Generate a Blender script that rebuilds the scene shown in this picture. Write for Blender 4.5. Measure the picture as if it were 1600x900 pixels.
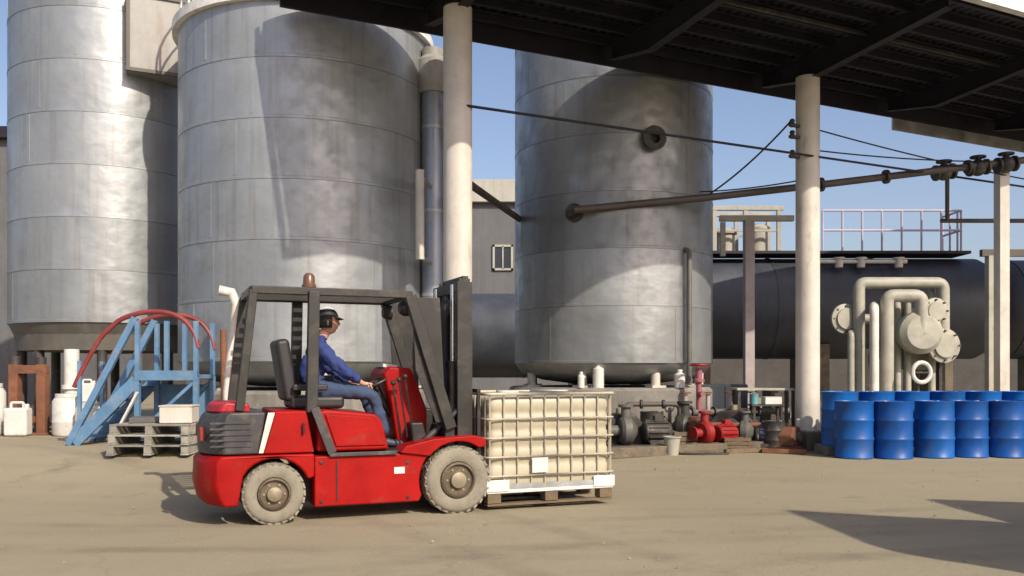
import bpy, bmesh, math, random
from mathutils import Vector, Matrix

for o in list(bpy.data.objects):
    bpy.data.objects.remove(o, do_unlink=True)
random.seed(7)
R = math.radians
scene = bpy.context.scene
COL = scene.collection

# ------------------------------------------------------------------ camera
F_PX, EYE, HOR = 1386.0, 1.35, 580.0
cam_d = bpy.data.cameras.new('camera')
cam = bpy.data.objects.new('camera', cam_d)
COL.objects.link(cam)
cam.location = (0, 0, EYE)
cam.rotation_euler = (R(90), 0, 0)
cam_d.sensor_width = 36
cam_d.lens = 36 * F_PX / 1600
cam_d.shift_y = (HOR - 450) / 1600
cam_d.clip_start, cam_d.clip_end = 0.1, 3000
scene.camera = cam

# ------------------------------------------------------------------ light
SUN_EL = 37.0
SUN_H = Vector((0.60, -0.80))            # horizontal direction towards the sun
world = bpy.data.worlds.new('World')
scene.world = world
world.use_nodes = True
wn, wl = world.node_tree.nodes, world.node_tree.links
bg = wn['Background']
sky = wn.new('ShaderNodeTexSky')
sky.sky_type = 'NISHITA'
sky.sun_disc = False
sky.sun_elevation = R(SUN_EL)
sky.sun_rotation = math.atan2(SUN_H.x, SUN_H.y)
sky.altitude = 0
sky.air_density = 1.0
sky.dust_density = 2.6
sky.ozone_density = 2.2
tint = wn.new('ShaderNodeMix'); tint.data_type = 'RGBA'; tint.blend_type = 'MULTIPLY'; tint.inputs[0].default_value = 1.0
tint.inputs[7].default_value = (1.10, 0.99, 0.99, 1)
wl.new(sky.outputs[0], tint.inputs[6])
wl.new(tint.outputs[2], bg.inputs[0])
bg.inputs[1].default_value = 0.14
sd = bpy.data.lights.new('sun', 'SUN')
sd.energy = 4.2
sd.angle = R(0.55)
sd.color = (1.0, 0.91, 0.76)
sun = bpy.data.objects.new('sun', sd)
COL.objects.link(sun)
sdir = Vector((SUN_H.x * math.cos(R(SUN_EL)), SUN_H.y * math.cos(R(SUN_EL)), math.sin(R(SUN_EL))))
sun.rotation_euler = sdir.to_track_quat('Z', 'Y').to_euler()
sun.location = (8, -10, 12)
vs = scene.view_settings
vs.view_transform = 'Standard'
vs.look = 'None'
vs.exposure = 0.25
vs.gamma = 1.0
vs.use_curve_mapping = False
scene.cycles.max_bounces = 8
scene.cycles.use_denoising = True

# ------------------------------------------------------------------ materials
def newmat(name):
    m = bpy.data.materials.new(name)
    m.use_nodes = True
    return m, m.node_tree.nodes, m.node_tree.links, m.node_tree.nodes['Principled BSDF']

def noise(n, l, vec, scale, detail=5, rough=0.55):
    t = n.new('ShaderNodeTexNoise')
    t.inputs['Scale'].default_value = scale
    t.inputs['Detail'].default_value = detail
    t.inputs['Roughness'].default_value = rough
    l.new(vec, t.inputs['Vector'])
    return t.outputs['Fac']

def ramp(n, l, fac, a, b, ca=(0, 0, 0, 1), cb=(1, 1, 1, 1)):
    r = n.new('ShaderNodeValToRGB')
    r.color_ramp.elements[0].position = a
    r.color_ramp.elements[1].position = b
    r.color_ramp.elements[0].color = ca
    r.color_ramp.elements[1].color = cb
    l.new(fac, r.inputs[0])
    return r.outputs[0]

def mix(n, l, fac, a, b, mode='MIX'):
    m = n.new('ShaderNodeMix')
    m.data_type = 'RGBA'
    m.blend_type = mode
    for sock, val in ((m.inputs[0], fac), (m.inputs[6], a), (m.inputs[7], b)):
        if hasattr(val, 'links') or isinstance(val, bpy.types.NodeSocket):
            l.new(val, sock)
        elif isinstance(val, (int, float)):
            sock.default_value = val
        else:
            sock.default_value = (*val[:3], 1)
    return m.outputs[2]

def objvec(n, l, scale=(1, 1, 1)):
    tc = n.new('ShaderNodeTexCoord')
    mp = n.new('ShaderNodeMapping')
    mp.inputs['Scale'].default_value = scale
    l.new(tc.outputs['Object'], mp.inputs['Vector'])
    return mp.outputs['Vector']

def paint(name, col, rough=0.5, metal=0.0, var=0.25, dirt=None, dirt_amt=0.5, bump=0.05, scale=2.5,
          streak=0.0, tone=0.0, dirt_lo=0.5, dirt_hi=0.72, coat=0.0, spec=0.5):
    m, n, l, p = newmat(name)
    v = objvec(n, l)
    big = noise(n, l, v, scale, 6, 0.6)
    fine = noise(n, l, v, scale * 14, 4, 0.6)
    dark = tuple(c * (1 - var) for c in col)
    lite = tuple(min(1, c * (1 + var * 0.6)) for c in col)
    c = mix(n, l, ramp(n, l, big, 0.3, 0.7), dark, lite)
    c = mix(n, l, 0.22 * (0.4 + var), c, mix(n, l, fine, (0.0, 0.0, 0.0), (1, 1, 1)), 'OVERLAY')
    if tone:
        oi = n.new('ShaderNodeObjectInfo')
        c = mix(n, l, tone, c, ramp(n, l, oi.outputs['Random'], 0, 1, (0.12, 0.12, 0.12, 1), (0.9, 0.9, 0.9, 1)), 'SOFT_LIGHT')
    if dirt:
        d = noise(n, l, objvec(n, l, (1, 1, 0.35 if streak else 1)), scale * 2.2, 8, 0.68)
        fac = n.new('ShaderNodeMath')
        fac.operation = 'MULTIPLY'
        l.new(ramp(n, l, d, dirt_lo, dirt_hi), fac.inputs[0])
        fac.inputs[1].default_value = dirt_amt
        c = mix(n, l, fac.outputs[0], c, dirt)
    if streak:
        s = noise(n, l, objvec(n, l, (6, 6, 0.35)), 1.4, 5, 0.6)
        f2 = n.new('ShaderNodeMath')
        f2.operation = 'MULTIPLY'
        l.new(ramp(n, l, s, 0.5, 0.75), f2.inputs[0])
        f2.inputs[1].default_value = streak
        c = mix(n, l, f2.outputs[0], c, tuple(x * 0.35 for x in col))
    l.new(c, p.inputs['Base Color'])
    p.inputs['Metallic'].default_value = metal
    rr = n.new('ShaderNodeMapRange')
    l.new(big, rr.inputs[0])
    rr.inputs[1].default_value, rr.inputs[2].default_value = 0.3, 0.7
    rr.inputs[3].default_value, rr.inputs[4].default_value = max(0.05, rough - 0.1), min(1, rough + 0.12)
    l.new(rr.outputs[0], p.inputs['Roughness'])
    p.inputs['Specular IOR Level'].default_value = spec
    if coat:
        p.inputs['Coat Weight'].default_value = coat
        p.inputs['Coat Roughness'].default_value = 0.2
    if bump:
        b = n.new('ShaderNodeBump')
        b.inputs['Strength'].default_value = bump
        b.inputs['Distance'].default_value = 0.02
        l.new(fine, b.inputs['Height'])
        l.new(b.outputs[0], p.inputs['Normal'])
    return m

def cladding(name, col, rough=0.45, metal=0.65, dent=0.5, stain=(0.2, 0.18, 0.15)):
    """Weathered sheet-metal tank cladding: soft dents, vertical runs, blotches."""
    m, n, l, p = newmat(name)
    v = objvec(n, l)
    blot = noise(n, l, v, 0.9, 7, 0.62)
    mid = noise(n, l, v, 3.1, 6, 0.6)
    run = noise(n, l, objvec(n, l, (5, 5, 0.22)), 1.3, 6, 0.6)
    c = mix(n, l, ramp(n, l, blot, 0.28, 0.72), tuple(x * 0.84 for x in col), tuple(min(1, x * 1.14) for x in col))
    f = n.new('ShaderNodeMath'); f.operation = 'MULTIPLY'
    l.new(ramp(n, l, run, 0.52, 0.8), f.inputs[0]); f.inputs[1].default_value = 0.7
    c = mix(n, l, f.outputs[0], c, stain)
    f = n.new('ShaderNodeMath'); f.operation = 'MULTIPLY'
    l.new(ramp(n, l, mid, 0.50, 0.70), f.inputs[0]); f.inputs[1].default_value = 0.28
    c = mix(n, l, f.outputs[0], c, tuple(x * 0.55 for x in col))
    oi = n.new('ShaderNodeObjectInfo')
    c = mix(n, l, 0.35, c, ramp(n, l, oi.outputs['Random'], 0, 1, (0.25, 0.25, 0.25, 1), (0.75, 0.75, 0.75, 1)), 'SOFT_LIGHT')
    l.new(c, p.inputs['Base Color'])
    p.inputs['Metallic'].default_value = metal
    rr = n.new('ShaderNodeMapRange')
    l.new(mid, rr.inputs[0])
    rr.inputs[1].default_value, rr.inputs[2].default_value = 0.3, 0.7
    rr.inputs[3].default_value, rr.inputs[4].default_value = rough - 0.12, rough + 0.15
    l.new(rr.outputs[0], p.inputs['Roughness'])
    b = n.new('ShaderNodeBump')
    b.inputs['Strength'].default_value = dent
    b.inputs['Distance'].default_value = 0.12
    l.new(noise(n, l, objvec(n, l, (1, 1, 0.8)), 0.95, 2, 0.4), b.inputs['Height'])
    b2 = n.new('ShaderNodeBump')
    b2.inputs['Strength'].default_value = 0.05
    b2.inputs['Distance'].default_value = 0.01
    l.new(noise(n, l, v, 26, 3, 0.5), b2.inputs['Height'])
    b3 = n.new('ShaderNodeBump')
    b3.inputs['Strength'].default_value = dent * 0.6
    b3.inputs['Distance'].default_value = 0.05
    l.new(noise(n, l, objvec(n, l, (1, 1, 1.3)), 3.0, 2, 0.4), b3.inputs['Height'])
    l.new(b.outputs[0], b3.inputs['Normal'])
    l.new(b3.outputs[0], b2.inputs['Normal'])
    l.new(b2.outputs[0], p.inputs['Normal'])
    return m

def ground_mat():
    m, n, l, p = newmat('dusty_concrete')
    v = objvec(n, l)
    a = noise(n, l, v, 0.22, 8, 0.6)
    b = noise(n, l, v, 1.7, 8, 0.65)
    s = noise(n, l, objvec(n, l, (0.16, 1.5, 1)), 1.2, 7, 0.62)
    g = noise(n, l, v, 46, 5, 0.7)
    c = mix(n, l, ramp(n, l, a, 0.3, 0.7), (0.262, 0.224, 0.150), (0.302, 0.262, 0.180))
    f = n.new('ShaderNodeMath'); f.operation = 'MULTIPLY'
    l.new(ramp(n, l, s, 0.52, 0.72), f.inputs[0]); f.inputs[1].default_value = 0.24
    c = mix(n, l, f.outputs[0], c, (0.185, 0.140, 0.095))
    f = n.new('ShaderNodeMath'); f.operation = 'MULTIPLY'
    l.new(ramp(n, l, b, 0.56, 0.76), f.inputs[0]); f.inputs[1].default_value = 0.28
    c = mix(n, l, f.outputs[0], c, (0.160, 0.130, 0.092))
    f = n.new('ShaderNodeMath'); f.operation = 'MULTIPLY'
    l.new(ramp(n, l, noise(n, l, v, 0.75, 6, 0.7), 0.60, 0.70), f.inputs[0]); f.inputs[1].default_value = 0.5
    c = mix(n, l, f.outputs[0], c, (0.128, 0.110, 0.086))
    # curved tyre tracks worn into the dust
    sep = n.new('ShaderNodeSeparateXYZ'); l.new(v, sep.inputs[0])
    brk = ramp(n, l, noise(n, l, v, 1.1, 6, 0.7), 0.36, 0.66)
    for (ox, oy, rad, wid, amt) in ((-3.0, 33.0, 26.3, 0.12, 0.40), (-3.0, 33.0, 25.2, 0.12, 0.40), (9.0, -14.0, 21.5, 0.11, 0.34), (9.0, -14.0, 22.55, 0.11, 0.34), (-14.0, -2.0, 16.2, 0.14, 0.45), (-14.0, -2.0, 17.3, 0.14, 0.45), (2.0, 60.0, 54.6, 0.13, 0.36), (2.0, 60.0, 53.5, 0.13, 0.36)):
        dd = n.new('ShaderNodeVectorMath'); dd.operation = 'DISTANCE'
        cz_ = n.new('ShaderNodeCombineXYZ'); l.new(sep.outputs[0], cz_.inputs[0]); l.new(sep.outputs[1], cz_.inputs[1])
        l.new(cz_.outputs[0], dd.inputs[0]); dd.inputs[1].default_value = (ox, oy, 0)
        ab = n.new('ShaderNodeMath'); ab.operation = 'SUBTRACT'; l.new(dd.outputs['Value'], ab.inputs[0]); ab.inputs[1].default_value = rad
        ab2 = n.new('ShaderNodeMath'); ab2.operation = 'ABSOLUTE'; l.new(ab.outputs[0], ab2.inputs[0])
        tr = ramp(n, l, ab2.outputs[0], wid * .5, wid * 1.3, (1, 1, 1, 1), (0, 0, 0, 1))
        mm = n.new('ShaderNodeMath'); mm.operation = 'MULTIPLY'; l.new(tr, mm.inputs[0]); l.new(brk, mm.inputs[1])
        m2 = n.new('ShaderNodeMath'); m2.operation = 'MULTIPLY'; l.new(mm.outputs[0], m2.inputs[0]); m2.inputs[1].default_value = amt
        c = mix(n, l, m2.outputs[0], c, (0.150, 0.122, 0.088))
    c = mix(n, l, 0.35, c, mix(n, l, g, (0.1, 0.1, 0.1), (0.9, 0.9, 0.9)), 'SOFT_LIGHT')
    vo = n.new('ShaderNodeTexVoronoi')
    vo.feature = 'DISTANCE_TO_EDGE'
    vo.inputs['Scale'].default_value = 0.33
    wob = n.new('ShaderNodeVectorMath'); wob.operation = 'ADD'
    nz = n.new('ShaderNodeTexNoise'); nz.inputs['Scale'].default_value = 2.2; nz.inputs['Detail'].default_value = 6
    l.new(v, nz.inputs['Vector'])
    sc_ = n.new('ShaderNodeVectorMath'); sc_.operation = 'SCALE'; sc_.inputs[3].default_value = 0.9
    l.new(nz.outputs['Color'], sc_.inputs[0])
    l.new(v, wob.inputs[0]); l.new(sc_.outputs[0], wob.inputs[1])
    l.new(wob.outputs[0], vo.inputs['Vector'])
    crack = ramp(n, l, vo.outputs['Distance'], 0.0, 0.007, (1, 1, 1, 1), (0, 0, 0, 1))
    f = n.new('ShaderNodeMath'); f.operation = 'MULTIPLY'
    l.new(crack, f.inputs[0]); f.inputs[1].default_value = 0.22
    c = mix(n, l, f.outputs[0], c, (0.13, 0.105, 0.075))
    l.new(c, p.inputs['Base Color'])
    p.inputs['Roughness'].default_value = 0.93
    p.inputs['Specular IOR Level'].default_value = 0.25
    bm_ = n.new('ShaderNodeBump'); bm_.inputs['Strength'].default_value = 0.5; bm_.inputs['Distance'].default_value = 0.03
    add = n.new('ShaderNodeMath'); add.operation = 'MULTIPLY_ADD'
    l.new(g, add.inputs[0]); add.inputs[1].default_value = 0.35; l.new(b, add.inputs[2])
    l.new(add.outputs[0], bm_.inputs['Height'])
    l.new(bm_.outputs[0], p.inputs['Normal'])
    return m

RUST = (0.13, 0.06, 0.03)
DUST = (0.30, 0.25, 0.18)
M = {
    'ground': ground_mat(),
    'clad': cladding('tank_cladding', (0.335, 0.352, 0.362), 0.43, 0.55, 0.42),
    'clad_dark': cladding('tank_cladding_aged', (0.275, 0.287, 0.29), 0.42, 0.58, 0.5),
    'clad_low': paint('tank_skirt', (0.12, 0.115, 0.10), 0.7, 0.2, dirt=RUST, streak=0.3),
    'seam': paint('seam_band', (0.27, 0.275, 0.27), 0.5, 0.6),
    'conc': paint('concrete', (0.22, 0.205, 0.178), 0.92, var=0.3, dirt=(0.11, 0.10, 0.085), dirt_amt=0.7, bump=0.35, streak=0.4),
    'conc_dark': paint('oil_stained_concrete', (0.15, 0.12, 0.085), 0.92, var=0.4, dirt=(0.05, 0.04, 0.03), dirt_amt=0.8, bump=0.4),
    'cream': paint('cream_steel_paint', (0.56, 0.52, 0.455), 0.5, var=0.16, dirt=RUST, dirt_amt=0.45, dirt_lo=0.58, dirt_hi=0.75, streak=0.18),
    'cream_pipe': paint('cream_pipe_paint', (0.36, 0.35, 0.29), 0.55, var=0.25, dirt=RUST, dirt_amt=0.4, dirt_lo=0.56, dirt_hi=0.75),
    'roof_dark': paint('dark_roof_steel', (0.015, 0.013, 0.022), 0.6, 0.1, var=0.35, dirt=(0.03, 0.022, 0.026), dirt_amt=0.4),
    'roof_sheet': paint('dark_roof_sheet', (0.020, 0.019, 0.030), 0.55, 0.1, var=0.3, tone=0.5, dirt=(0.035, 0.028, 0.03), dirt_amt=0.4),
    'gutter': paint('white_gutter', (0.72, 0.71, 0.68), 0.5, dirt=(0.3, 0.27, 0.22), dirt_amt=0.5),
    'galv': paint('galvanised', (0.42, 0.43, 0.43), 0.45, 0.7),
    'red': paint('forklift_red', (0.30, 0.004, 0.003), 0.5, var=0.24, dirt=(0.17, 0.055, 0.035), dirt_amt=0.42, dirt_lo=0.56, dirt_hi=0.68, bump=0.02, spec=0.18),
    'red_top': paint('faded_red', (0.36, 0.008, 0.022), 0.42, var=0.15, dirt=(0.3, 0.15, 0.12), dirt_amt=0.35, bump=0.02, spec=0.3),
    'charcoal': paint('charcoal_paint', (0.040, 0.038, 0.042), 0.5, var=0.3, dirt=DUST, dirt_amt=0.25),
    'black': paint('black_steel', (0.018, 0.016, 0.017), 0.5, 0.1, var=0.3, dirt=DUST, dirt_amt=0.2),
    'frame_dark': paint('dark_guard_steel', (0.024, 0.022, 0.020), 0.5, 0.1, var=0.3, dirt=DUST, dirt_amt=0.12),
    'rubber': paint('dusty_tyre', (0.235, 0.212, 0.162), 0.9, var=0.2, dirt=(0.12, 0.105, 0.085), dirt_amt=0.55, bump=0.3, scale=5),
    'hub': paint('brown_hub', (0.11, 0.085, 0.055), 0.65, 0.3, dirt=DUST, dirt_amt=0.5),
    'hublite': paint('worn_hub_cap', (0.30, 0.26, 0.18), 0.6, 0.4, dirt=RUST, dirt_amt=0.5),
    'vinyl': paint('black_vinyl', (0.022, 0.020, 0.022), 0.5, var=0.25),
    'chrome': paint('polished_rod', (0.6, 0.6, 0.6), 0.2, 1.0, var=0.1),
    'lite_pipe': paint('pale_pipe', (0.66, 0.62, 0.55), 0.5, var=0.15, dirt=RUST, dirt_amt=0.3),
    'ibc': paint('milky_plastic', (0.40, 0.36, 0.262), 0.45, var=0.12, dirt=(0.45, 0.36, 0.22), dirt_amt=0.45, bump=0.03),
    'ibc_cage': paint('dull_cage_tube', (0.42, 0.38, 0.29), 0.5, 0.05, dirt=RUST, dirt_amt=0.3),
    'white': paint('white_paint', (0.62, 0.60, 0.56), 0.5, var=0.14, dirt=DUST, dirt_amt=0.45),
    'white_steel': paint('white_galvanised', (0.72, 0.72, 0.70), 0.4, 0.3, var=0.12, dirt=DUST, dirt_amt=0.4),
    'wood': paint('dirty_wood', (0.16, 0.115, 0.07), 0.85, var=0.35, dirt=(0.05, 0.04, 0.03), dirt_amt=0.6, bump=0.3),
    'wood_grey': paint('grey_wood', (0.30, 0.28, 0.24), 0.85, var=0.3, dirt=(0.12, 0.10, 0.08), dirt_amt=0.6, bump=0.3, tone=0.6),
    'blue_drum': paint('blue_drum_paint', (0.005, 0.10, 0.37), 0.42, var=0.2, dirt=(0.045, 0.075, 0.13), dirt_amt=0.6, streak=0.25, bump=0.03, tone=0.6, spec=0.35),
    'blue_steps': paint('pale_blue_steel', (0.10, 0.21, 0.35), 0.55, var=0.25, dirt=(0.30, 0.28, 0.26), dirt_amt=0.5),
    'red_rail': paint('dull_red_rail', (0.20, 0.030, 0.028), 0.55, var=0.25, dirt=(0.2, 0.12, 0.1), dirt_amt=0.4),
    'rust': paint('rusty_steel', (0.20, 0.085, 0.045), 0.85, 0.1, var=0.4, dirt=(0.09, 0.04, 0.025), dirt_amt=0.7, bump=0.25),
    'navy_tank': paint('dark_blue_tank', (0.050, 0.058, 0.075), 0.55, 0.1, var=0.35, dirt=(0.07, 0.06, 0.055), dirt_amt=0.5, streak=0.3, scale=1.2),
    'lilac': paint('grey_lilac_rail', (0.46, 0.42, 0.52), 0.55, var=0.2, dirt=RUST, dirt_amt=0.3),
    'brown_pipe': paint('brown_grey_pipe', (0.095, 0.08, 0.072), 0.6, 0.2, var=0.3, dirt=RUST, dirt_amt=0.4),
    'dark_iron': paint('dark_cast_iron', (0.055, 0.050, 0.045), 0.6, 0.3, var=0.35, dirt=DUST, dirt_amt=0.35),
    'grey_iron': paint('grey_machine_paint', (0.11, 0.105, 0.095), 0.6, 0.1, var=0.3, dirt=(0.06, 0.05, 0.04), dirt_amt=0.6),
    'pump_red': paint('pump_red', (0.26, 0.008, 0.007), 0.5, var=0.2, dirt=(0.15, 0.05, 0.04), dirt_amt=0.5),
    'pump_blue': paint('pump_blue', (0.06, 0.075, 0.13), 0.55, var=0.25, dirt=DUST, dirt_amt=0.4),
    'teal': paint('teal_can', (0.10, 0.30, 0.32), 0.5),
    'pink': paint('faded_pink_red', (0.28, 0.09, 0.11), 0.55, var=0.2),
    'post': paint('pinkish_grey_post', (0.36, 0.31, 0.30), 0.6, var=0.2, dirt=RUST, dirt_amt=0.35),
    'bldg_cream': paint('cream_render', (0.40, 0.385, 0.335), 0.9, var=0.15, dirt=(0.25, 0.22, 0.18), dirt_amt=0.5, streak=0.3, scale=0.8),
    'bldg_grey': paint('grey_render', (0.13, 0.13, 0.135), 0.9, var=0.2, dirt=(0.12, 0.11, 0.10), dirt_amt=0.5, streak=0.3, scale=0.8),
    'brick': paint('grey_block', (0.060, 0.055, 0.050), 0.9, var=0.3, dirt=(0.09, 0.08, 0.07), dirt_amt=0.6, scale=1.0, bump=0.3),
    'window': paint('dark_window', (0.03, 0.035, 0.045), 0.15, 0.0, var=0.2, bump=0),
    'insul': paint('insulated_pipe', (0.28, 0.31, 0.36), 0.4, 0.6, var=0.2),
    'beige_box': paint('beige_sheet', (0.30, 0.29, 0.27), 0.6, 0.1, var=0.25, dirt=(0.2, 0.15, 0.1), dirt_amt=0.6, streak=0.3),
    'skin': paint('skin', (0.50, 0.27, 0.18), 0.5, var=0.1, bump=0.02),
    'jacket': paint('blue_jacket', (0.022, 0.042, 0.165), 0.85, var=0.25, bump=0.25, scale=6),
    'shirt': paint('white_shirt', (0.65, 0.65, 0.62), 0.8, var=0.1),
    'jeans': paint('blue_jeans', (0.038, 0.06, 0.12), 0.85, var=0.25, bump=0.25, scale=6),
    'shoe': paint('dark_shoe', (0.05, 0.065, 0.10), 0.6),
    'hair': paint('black_hair', (0.012, 0.010, 0.010), 0.6),
    'capwhite': paint('cap_white', (0.72, 0.73, 0.74), 0.7, var=0.08),
    'eye': paint('eye_dark', (0.02, 0.015, 0.012), 0.2, bump=0),
    'lip': paint('lip', (0.38, 0.14, 0.11), 0.5, bump=0),
    'amber': paint('brown_beacon', (0.14, 0.065, 0.035), 0.3, bump=0),
    'lamp': paint('lamp_glass', (0.7, 0.7, 0.68), 0.15, 0.2, bump=0),
    'stone': paint('stone_chip', (0.27, 0.22, 0.15), 0.95, var=0.3),
}

# ------------------------------------------------------------------ mesh builder
def frame_from(d):
    d = Vector(d).normalized()
    up = Vector((0, 0, 1)) if abs(d.z) < 0.95 else Vector((1, 0, 0))
    a = d.cross(up).normalized()
    return a, a.cross(d).normalized(), d

class MB:
    def __init__(s):
        s.v, s.f = [], []
    def add(s, vs_, fs):
        k = len(s.v)
        s.v += [tuple(x) for x in vs_]
        s.f += [tuple(i + k for i in q) for q in fs]
        return s
    def box(s, c, d, rz=0.0, mat=None):
        m = mat or Matrix.Rotation(rz, 3, 'Z')
        vs_ = []
        for sx in (-.5, .5):
            for sy in (-.5, .5):
                for sz in (-.5, .5):
                    vs_.append(Vector(c) + m @ Vector((sx * d[0], sy * d[1], sz * d[2])))
        return s.add(vs_, [(0, 1, 3, 2), (4, 6, 7, 5), (0, 4, 5, 1), (2, 3, 7, 6), (0, 2, 6, 4), (1, 5, 7, 3)])
    def bar(s, a, b, w, h):
        """Rectangular bar from a to b, w sideways, h the other way."""
        a, b = Vector(a), Vector(b)
        x, y, d = frame_from(b - a)
        q = [a + x * i * w / 2 + y * j * h / 2 for i, j in ((-1, -1), (1, -1), (1, 1), (-1, 1))]
        q += [p + (b - a) for p in q]
        return s.add(q, [(3, 2, 1, 0), (4, 5, 6, 7), (0, 1, 5, 4), (1, 2, 6, 5), (2, 3, 7, 6), (3, 0, 4, 7)])
    def tube(s, pts, r, seg=12, caps=True):
        pts = [Vector(p) for p in pts]
        rs = r if isinstance(r, (list, tuple)) else [r] * len(pts)
        rings = []
        px = None
        for i, p in enumerate(pts):
            d = (pts[min(i + 1, len(pts) - 1)] - pts[max(i - 1, 0)]).normalized()
            if px is None:
                x = frame_from(d)[0]
            else:
                x = (px - d * px.dot(d)).normalized()
            y = d.cross(x)
            px = x
            rings.append([p + (x * math.cos(2 * math.pi * k / seg) + y * math.sin(2 * math.pi * k / seg)) * rs[i] for k in range(seg)])
        vs_ = [q for ring in rings for q in ring]
        fs = []
        for i in range(len(rings) - 1):
            for k in range(seg):
                k2 = (k + 1) % seg
                fs.append((i * seg + k, i * seg + k2, (i + 1) * seg + k2, (i + 1) * seg + k))
        if caps:
            fs.append(tuple(reversed(range(seg))))
            fs.append(tuple(range((len(rings) - 1) * seg, len(rings) * seg)))
        return s.add(vs_, fs)
    def lathe(s, prof, c=(0, 0, 0), axis=(0, 0, 1), seg=32, closed=False):
        x, y, d = frame_from(axis)
        c = Vector(c)
        vs_, fs = [], []
        for r, h in prof:
            for k in range(seg):
                a = 2 * math.pi * k / seg
                vs_.append(c + (x * math.cos(a) + y * math.sin(a)) * r + d * h)
        n = len(prof)
        for i in range(n if closed else n - 1):
            j = (i + 1) % n
            for k in range(seg):
                k2 = (k + 1) % seg
                fs.append((i * seg + k, i * seg + k2, j * seg + k2, j * seg + k))
        if not closed:
            if prof[0][0] > 1e-4: fs.append(tuple(reversed(range(seg))))
            if prof[-1][0] > 1e-4: fs.append(tuple(range((n - 1) * seg, n * seg)))
        return s.add(vs_, fs)
    def prism(s, poly, y0, y1):
        """Polygon in x,z extruded along y."""
        n = len(poly)
        vs_ = [(x, y0, z) for x, z in poly] + [(x, y1, z) for x, z in poly]
        fs = [tuple(range(n)), tuple(reversed(range(n, 2 * n)))]
        fs += [(i, i + n, (i + 1) % n + n, (i + 1) % n) for i in range(n)]
        return s.add(vs_, fs)
    def ball(s, c, r, seg=14, rings=9):
        rx, ry, rz = r if isinstance(r, (tuple, list)) else (r, r, r)
        k = len(s.v)
        prof = [(max(1e-5, math.sin(math.pi * i / rings)), -math.cos(math.pi * i / rings)) for i in range(rings + 1)]
        s.lathe(prof, (0, 0, 0), (0, 0, 1), seg)
        for i in range(k, len(s.v)):
            x, y, z = s.v[i]
            s.v[i] = (c[0] + x * rx, c[1] + y * ry, c[2] + z * rz)
        return s
    def build(s, name, mat, parent=None, bevel=0.0, sharp=38, local=False, seg=2):
        me = bpy.data.meshes.new(name)
        vs_ = s.v
        if parent is not None and not local:
            r = parent
            while r.parent: r = r.parent
            if r.get('_local'):
                pass
            else:
                L = r.location
                vs_ = [(x - L.x, y - L.y, z - L.z) for x, y, z in vs_]
        me.from_pydata(vs_, [], s.f)
        bm = bmesh.new()
        bm.from_mesh(me)
        bmesh.ops.remove_doubles(bm, verts=bm.verts, dist=1e-5)
        bmesh.ops.recalc_face_normals(bm, faces=bm.faces)
        bm.to_mesh(me)
        bm.free()
        me.materials.append(M[mat] if isinstance(mat, str) else mat)
        for p in me.polygons: p.use_smooth = True
        me.set_sharp_from_angle(angle=R(sharp))
        o = bpy.data.objects.new(name, me)
        COL.objects.link(o)
        o.parent = parent
        if bevel:
            b = o.modifiers.new('bevel', 'BEVEL')
            b.width = bevel
            b.segments = seg
            b.limit_method = 'ANGLE'
            b.angle_limit = R(40)
            b.harden_normals = True
        return o

def tag(o, label=None, cat=None, group=None, kind=None):
    if label: o['label'] = label
    if cat: o['category'] = cat
    if group: o['group'] = group
    if kind: o['kind'] = kind
    return o

def thing(name, loc, label, cat, group=None, rz=0.0, local=False):
    o = bpy.data.objects.new(name, None)
    COL.objects.link(o)
    o.location = loc
    o.rotation_euler = (0, 0, rz)
    o.empty_display_size = 0.2
    if local: o['_local'] = 1
    return tag(o, label, cat, group)

def copy_tree(o, parent=None):
    c = o.copy()
    COL.objects.link(c)
    c.parent = parent
    for ch in list(o.children): copy_tree(ch, c)
    return c

def share(o, parent, loc, rot=None, name=None):
    """Another instance of a piece: same mesh data, own object."""
    c = o.copy()
    COL.objects.link(c)
    c.parent = parent
    c.location = loc
    if rot is not None: c.rotation_euler = rot
    return c

def at(px, py, D):
    """Point at depth D that the photograph shows at px, py."""
    return Vector(((px - 800) / F_PX * D, D, EYE + (HOR - py) / F_PX * D))

def smooth01(a, b, x):
    t = max(0, min(1, (x - a) / (b - a)))
    return t * t * (3 - 2 * t)

def gz(x, y):
    """The yard rises gently towards the tanks on the left."""
    return 0.30 * smooth01(9.6, 12.8, y) * smooth01(1.5, -3.5, x)

# ------------------------------------------------------------------ ground
g = MB()
xs = [-900, -300, -100, -50, -28] + [-20 + i * 0.5 for i in range(81)] + [28, 50, 100, 300, 900]
ys = [-300, -100, -40, -15] + [-6 + i * 0.4 for i in range(81)] + [34, 50, 100, 300, 1200]
rnd = random.Random(3)
vs_ = []
for y in ys:
    for x in xs:
        z = gz(x, y)
        if abs(x) < 20 and -6 < y < 26:
            z += 0.012 * math.sin(x * 1.3 + y * 0.7) * math.sin(y * 1.1 - x * 0.4) + rnd.uniform(-.003, .003)
        vs_.append((x, y, z - 0.006))
nx = len(xs)
g.add(vs_, [(j * nx + i, j * nx + i + 1, (j + 1) * nx + i + 1, (j + 1) * nx + i) for j in range(len(ys) - 1) for i in range(nx - 1)])
ground = tag(g.build('ground', 'ground', sharp=80), 'dusty beige concrete yard ground', kind='structure')
del ground['label']

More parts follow.
